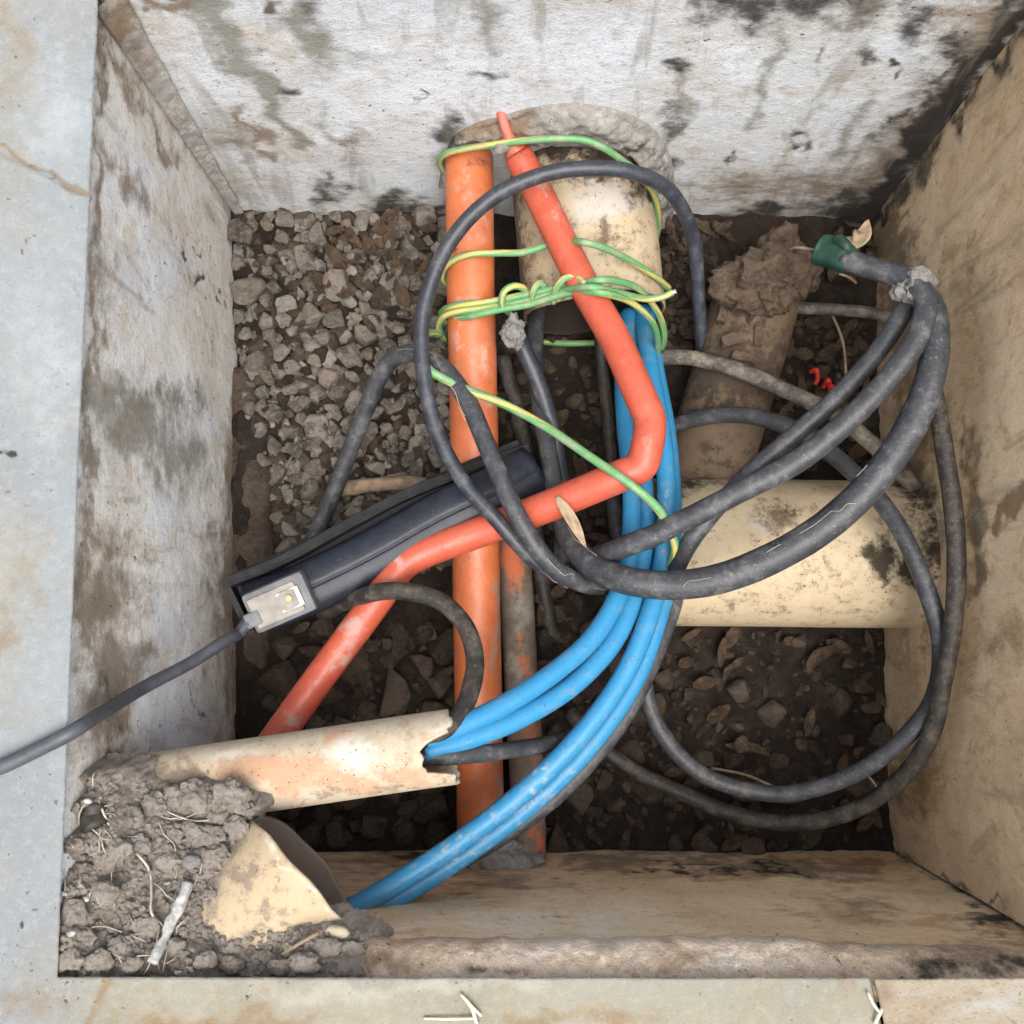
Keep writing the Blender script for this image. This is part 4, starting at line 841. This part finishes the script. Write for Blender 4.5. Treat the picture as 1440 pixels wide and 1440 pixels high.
def leaf(name, pix, wd, mat, label, cat='leaf', curl=.004, th=.0008):
    c = catmull([tuple(P(*p)) for p in pix], .002); n = len(c); m = 7; V = []
    T = np.gradient(c, axis=0); T /= np.linalg.norm(T, axis=1)[:, None]; Sd = np.cross([0, 0, 1.0], T); Sd /= np.linalg.norm(Sd, axis=1)[:, None]
    for lay in (0, 1):
        for i in range(n):
            t = i / (n - 1); ww = wd * (math.sin(math.pi * min(.98, max(.02, t)) ** .8)) ** .7
            for j in range(m):
                s_ = j / (m - 1) * 2 - 1; q = c[i] + Sd[i] * s_ * ww; q = q + np.array([0, 0, curl * s_ * s_ - lay * th + 0.0015 * math.sin(9 * t + 3 * s_)]); V.append(q)
    N_ = n * m; F = grid_faces(m, n) + [tuple(N_ + k for k in reversed(f)) for f in grid_faces(m, n)]
    ring = [i for i in range(m)] + [i * m + m - 1 for i in range(1, n)] + [(n - 1) * m + j for j in range(m - 2, -1, -1)] + [i * m for i in range(n - 2, 0, -1)]
    F += [(ring[k], N_ + ring[k], N_ + ring[(k + 1) % len(ring)], ring[(k + 1) % len(ring)]) for k in range(len(ring))]
    o = mesh_obj(name, V, F, M[mat], origin=P(*pix[0])); return tag(o, label, cat)
leaf('dry_leaf', [(1182, 338, -.215), (1198, 340, -.20), (1212, 330, -.19), (1219, 310, -.17)], .011, 'leaf', 'curled dry leaf standing behind the green tape')
leaf('dry_leaf', [(782, 698, -.228), (796, 718, -.222), (810, 742, -.225), (824, 770, -.235)], .007, 'leaf', 'dry leaf strip hanging over the red-orange duct', curl=.003)
V, F = blob_mesh(P(1075, 400, -.37), (.052, .042, .035), 5, .5, 30, 12, 5, crumb=.35); o = mesh_obj('soil_clod', V, F, M['clod_brown'], origin=P(1075, 400, -.4)); tag(o, 'larger pale brown soil clod on the muddy tan pipe', 'clod')
V, F = blob_mesh(P(1098, 345, -.40), (.026, .024, .024), 5, .5, 40, 15, 5, crumb=.35); o = mesh_obj('soil_clod', V, F, M['clod_brown'], origin=P(1098, 345, -.42)); tag(o, 'smaller soil clod behind the larger one by the back wall', 'clod')
V, F = blob_mesh(P(1128, 385, -.375), (.030, .034, .022), 5, .4, 30, 18, 5, crumb=.3); o = mesh_obj('soil_clod', V, F, M['clod_brown'], origin=P(1128, 385, -.4)); tag(o, 'dark soil clod touching the green tape end', 'clod')
for i, (x, y, a, b, z, lab) in enumerate([(1030, 478, 30, 16, -.385, 'tan broken tile piece lying on the muddy tan pipe'), (1068, 470, 12, 30, -.385, 'narrow upright tile splinter on the muddy tan pipe'), (1015, 445, 16, 22, -.40, 'brown stone beside the broken tile piece'), (1045, 505, 36, 8, -.385, 'flat tile sliver above the pale dusty cable')]):
    V, F = box_mesh(P(x, y, z), (1, .25 - .2 * i, 0), (-.25 + .2 * i, 1, 0), (0, .2, 1), R(a, z), R(b, z), .006, .002, 2); V = V + (fbm(V, 60, i, 3) * .01)[:, None]
    o = mesh_obj('tile_piece', V, F, M['clod_brown'], origin=P(x, y, z), smooth=False); tag(o, lab, 'rubble')
rp = thing('red_plastic_scrap', P(1160, 540, -.47), 'bright red plastic scrap on the dark soil right of the pipes', 'scrap')
for q in ([(1140, 523, -.465), (1148, 520, -.455), (1150, 532, -.46), (1146, 540, -.465)], [(1158, 545, -.46), (1165, 534, -.445), (1168, 552, -.46)], [(1165, 540, -.45), (1178, 550, -.455), (1170, 556, -.46)]): tube_obj('scrap_strip', q, 7, M['tape_red'], rp, seg=8, step=.002)

V, F = blob_mesh(P(1287, 402, -.165), (.022, .017, .018), 5, .35, 60, 22, 5, crumb=.3); o = mesh_obj('cable_joint', V, F, M['putty'], origin=P(1287, 402, -.18)); tag(o, 'pale crusty joint where the cables meet by the right wall', 'joint')
# straw on the slabs
sw = [([(655, 1405, .004), (664, 1418, .004), (668, 1432, .005), (672, 1442, .003)], 5, 'bent straw stalk lying on the front slab'), ([(596, 1432, .003), (630, 1433, .004), (668, 1432, .004)], 3.5, 'thin straw lying across the front slab'), ([(648, 1398, .004), (668, 1420, .006), (677, 1428, .004)], 4, 'second straw crossing the bent straw stalk'),
      ([(1220, 1395, .004), (1228, 1412, .006), (1238, 1425, .004)], 4, 'straw lying in the joint of the front slab'), ([(1240, 1418, .004), (1236, 1428, .006), (1230, 1440, .003)], 5, 'short straw beside the joint, near the frame edge')]
for q, wd, lab in sw: tube_obj('straw', q, wd, M['straw'], seg=6, step=.004, wob=.2, label=lab, cat='straw')
tube_obj('wooden_stick', [(478, 688, -.455), (520, 682, -.45), (570, 680, -.448), (640, 690, -.45)], 22, M['wood'], seg=10, wob=.35, seed=3, label='brown wooden stick on the gravel above the black trunking', cat='stick')
for i, (q, wd) in enumerate([([(1000, 1080, -.46), (1050, 1090, -.45), (1095, 1110, -.45)], 4), ([(1165, 430, -.45), (1185, 480, -.44), (1190, 530, -.44)], 4), ([(1220, 1090, -.42), (1232, 1105, -.42), (1236, 1118, -.43)], 3)]):
    tube_obj('twig', q, wd, M['leaf'], seg=6, label=['long thin twig on the floor inside the cable loop', 'thin bent twig on the dark soil right of the tan pipe', 'tiny twig by the foot of the right wall'][i], cat='twig')

bank = [P(338, 520, FZ - .008), P(346, 600, FZ - .004), P(352, 700, FZ), P(356, 800, FZ), P(352, 900, FZ - .004), P(348, 1010, FZ - .01)]
V, F, UV = sweep([tuple(p) + (r_,) for p, r_ in zip(bank, (.014, .024, .029, .031, .028, .018))], .03, 40, .004, .55, 9)
o = mesh_obj('dirt_bank', V, F, earth('banked_brown_dirt', (0.085, 0.063, 0.048), (0.058, 0.042, 0.031), (0.12, 0.093, 0.073), 26), origin=bank[2]); tag(o, 'bank of brown dirt along the foot of the left wall', 'dirt')
# ------------------------------------------------------------------ gravel: stones are parts of the floor
def hull_mesh(seed):
    rr = np.random.default_rng(seed); n = rr.integers(12, 18)
    p = rr.normal(size=(n, 3)); p /= np.linalg.norm(p, axis=1)[:, None]; p *= rr.uniform(.8, 1.05, (n, 1)); p *= np.array([1, rr.uniform(.68, 1), rr.uniform(.5, .8)])
    bm = bmesh.new()
    for q in p: bm.verts.new(q)
    r = bmesh.ops.convex_hull(bm, input=bm.verts)
    bmesh.ops.delete(bm, geom=[g for g in r['geom_interior'] if isinstance(g, bmesh.types.BMVert)], context='VERTS')
    bmesh.ops.dissolve_limit(bm, angle_limit=.3, verts=bm.verts, edges=bm.edges)
    bmesh.ops.bevel(bm, geom=list(bm.edges), offset=.07, segments=1, profile=.5, affect='EDGES', clamp_overlap=True)
    bmesh.ops.recalc_face_normals(bm, faces=bm.faces)
    me = bpy.data.meshes.new('stone'); bm.to_mesh(me); bm.free(); return me
def stone_variants(mat):
    out = []
    for k in range(14):
        me = hull_mesh(100 + k); me.materials.append(mat); out.append(me)
    return out
SA, SB = stone_variants(M['stone']), stone_variants(M['stone_dark'])
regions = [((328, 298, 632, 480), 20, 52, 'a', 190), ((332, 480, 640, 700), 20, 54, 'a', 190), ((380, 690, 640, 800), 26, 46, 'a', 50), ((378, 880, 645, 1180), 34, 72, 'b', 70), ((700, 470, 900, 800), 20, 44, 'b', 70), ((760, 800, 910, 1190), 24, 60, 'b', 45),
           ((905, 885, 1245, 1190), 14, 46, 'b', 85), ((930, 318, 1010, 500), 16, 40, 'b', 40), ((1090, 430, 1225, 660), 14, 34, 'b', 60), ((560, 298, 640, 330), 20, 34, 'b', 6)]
def excl(x, y):
    if y > 560 and x < 345 + (y - 560) * .25 and y < 900: return True
    return False
stones = []
for (x0, y0, x1, y1), a, b, k, cnt in regions:
    tries = 0; got = 0
    while got < cnt and tries < 6000:
        tries += 1
        d = a + (b - a) * random.random() ** 1.6
        x, y = random.uniform(x0, x1), random.uniform(y0, y1)
        if excl(x, y): continue
        if any((x - s[0]) ** 2 + (y - s[1]) ** 2 < ((d + s[2]) * .415) ** 2 for s in stones): continue
        stones.append((x, y, d, k, 0)); got += 1
first = sorted(stones, key=lambda s: -s[2])
single = first[:300]; rest = first[300:]
for (x0, y0, x1, y1) in ((328, 298, 636, 480), (332, 480, 640, 700), (385, 690, 640, 800)):      # second layer, deeper between the stones, mostly in the dark material
    for _ in range(170):
        x, y = random.uniform(x0, x1), random.uniform(y0, y1)
        if not excl(x, y): rest.append((x, y, random.uniform(20, 40), random.choice('abb'), 2))  # 'b' picks give near-black stones that colour in the gap shadows
for (x0, y0, x1, y1), a, b, k, cnt in regions:                      # small chips between the stones
    for _ in range(int(cnt * (1.3 if k == 'a' else 2.2))):
        x, y = random.uniform(x0, x1), random.uniform(y0, y1)
        if not excl(x, y): rest.append((x, y, random.uniform(8, a * .8), k, 1))
bsoil = []
def stone_tf(s):
    p = P(s[0], s[1], FZ + .01); rad = R(s[2], FZ) * 1.32
    z = float(floor_h(np.array([p.x, p.y, 0]))) + rad * ((.34 if s[3] == 'a' else random.uniform(-.15, .3)) if not s[4] else (.2, -.12)[s[4] - 1])
    m = Matrix.Translation((p.x, p.y, z)) @ Euler((random.gauss(0, .5), random.gauss(0, .5), random.uniform(0, 6.28))).to_matrix().to_4x4() @ Matrix.Diagonal((rad, rad, rad, 1))
    return m
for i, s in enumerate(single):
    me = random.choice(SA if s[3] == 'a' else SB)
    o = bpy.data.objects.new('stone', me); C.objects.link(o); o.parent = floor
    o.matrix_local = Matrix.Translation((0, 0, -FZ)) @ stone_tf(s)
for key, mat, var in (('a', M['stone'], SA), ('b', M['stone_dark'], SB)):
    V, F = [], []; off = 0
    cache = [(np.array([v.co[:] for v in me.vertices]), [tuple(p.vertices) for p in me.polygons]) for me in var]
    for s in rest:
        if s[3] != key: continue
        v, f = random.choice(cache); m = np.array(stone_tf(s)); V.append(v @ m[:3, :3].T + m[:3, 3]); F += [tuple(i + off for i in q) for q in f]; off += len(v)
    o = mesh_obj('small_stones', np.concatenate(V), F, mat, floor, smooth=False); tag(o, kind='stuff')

# leaf litter and crumbs on the floor
V, F, off = [], [], 0
for (x0, y0, x1, y1, cnt) in ((430, 300, 640, 480, 34), (930, 315, 1020, 480, 26), (1090, 320, 1230, 660, 46), (905, 890, 1245, 1190, 44), (700, 480, 900, 900, 30), (380, 880, 640, 1150, 14)):
    for _ in range(cnt):
        p = P(random.uniform(x0, x1), random.uniform(y0, y1), FZ); a = random.uniform(0, 6.28); ln, wd = random.uniform(.008, .022), random.uniform(.004, .011)
        z = float(floor_h(np.array([p.x, p.y, 0]))) + random.uniform(.008, .02); tl = random.gauss(0, .35); cv = random.uniform(.1, .5)
        q = []
        for lay in (0, 1):
            for i in range(5):
                t = i / 4 - .5; ww = wd * math.cos(t * 2.6)
                for sg in (-1, 0, 1):
                    lx, ly = t * ln * 2, sg * ww; q.append((p.x + lx * math.cos(a) - ly * math.sin(a), p.y + lx * math.sin(a) + ly * math.cos(a), z + tl * lx + cv * abs(ly) + cv * 8 * t * t * .01 - lay * .0006))
        g = grid_faces(3, 5); V += q; F += [tuple(k + off for k in f) for f in g] + [tuple(k + off + 15 for k in reversed(f)) for f in g]; off += 30
o = mesh_obj('leaf_litter', V, F, earth('leaf_litter', (0.075, 0.05, 0.032), (0.045, 0.03, 0.02), (0.13, 0.095, 0.062), 20), origin=(0, 0, FZ)); tag(o, 'scattered dead brown leaves and bark crumbs on the pit floor', 'litter', kind='stuff')
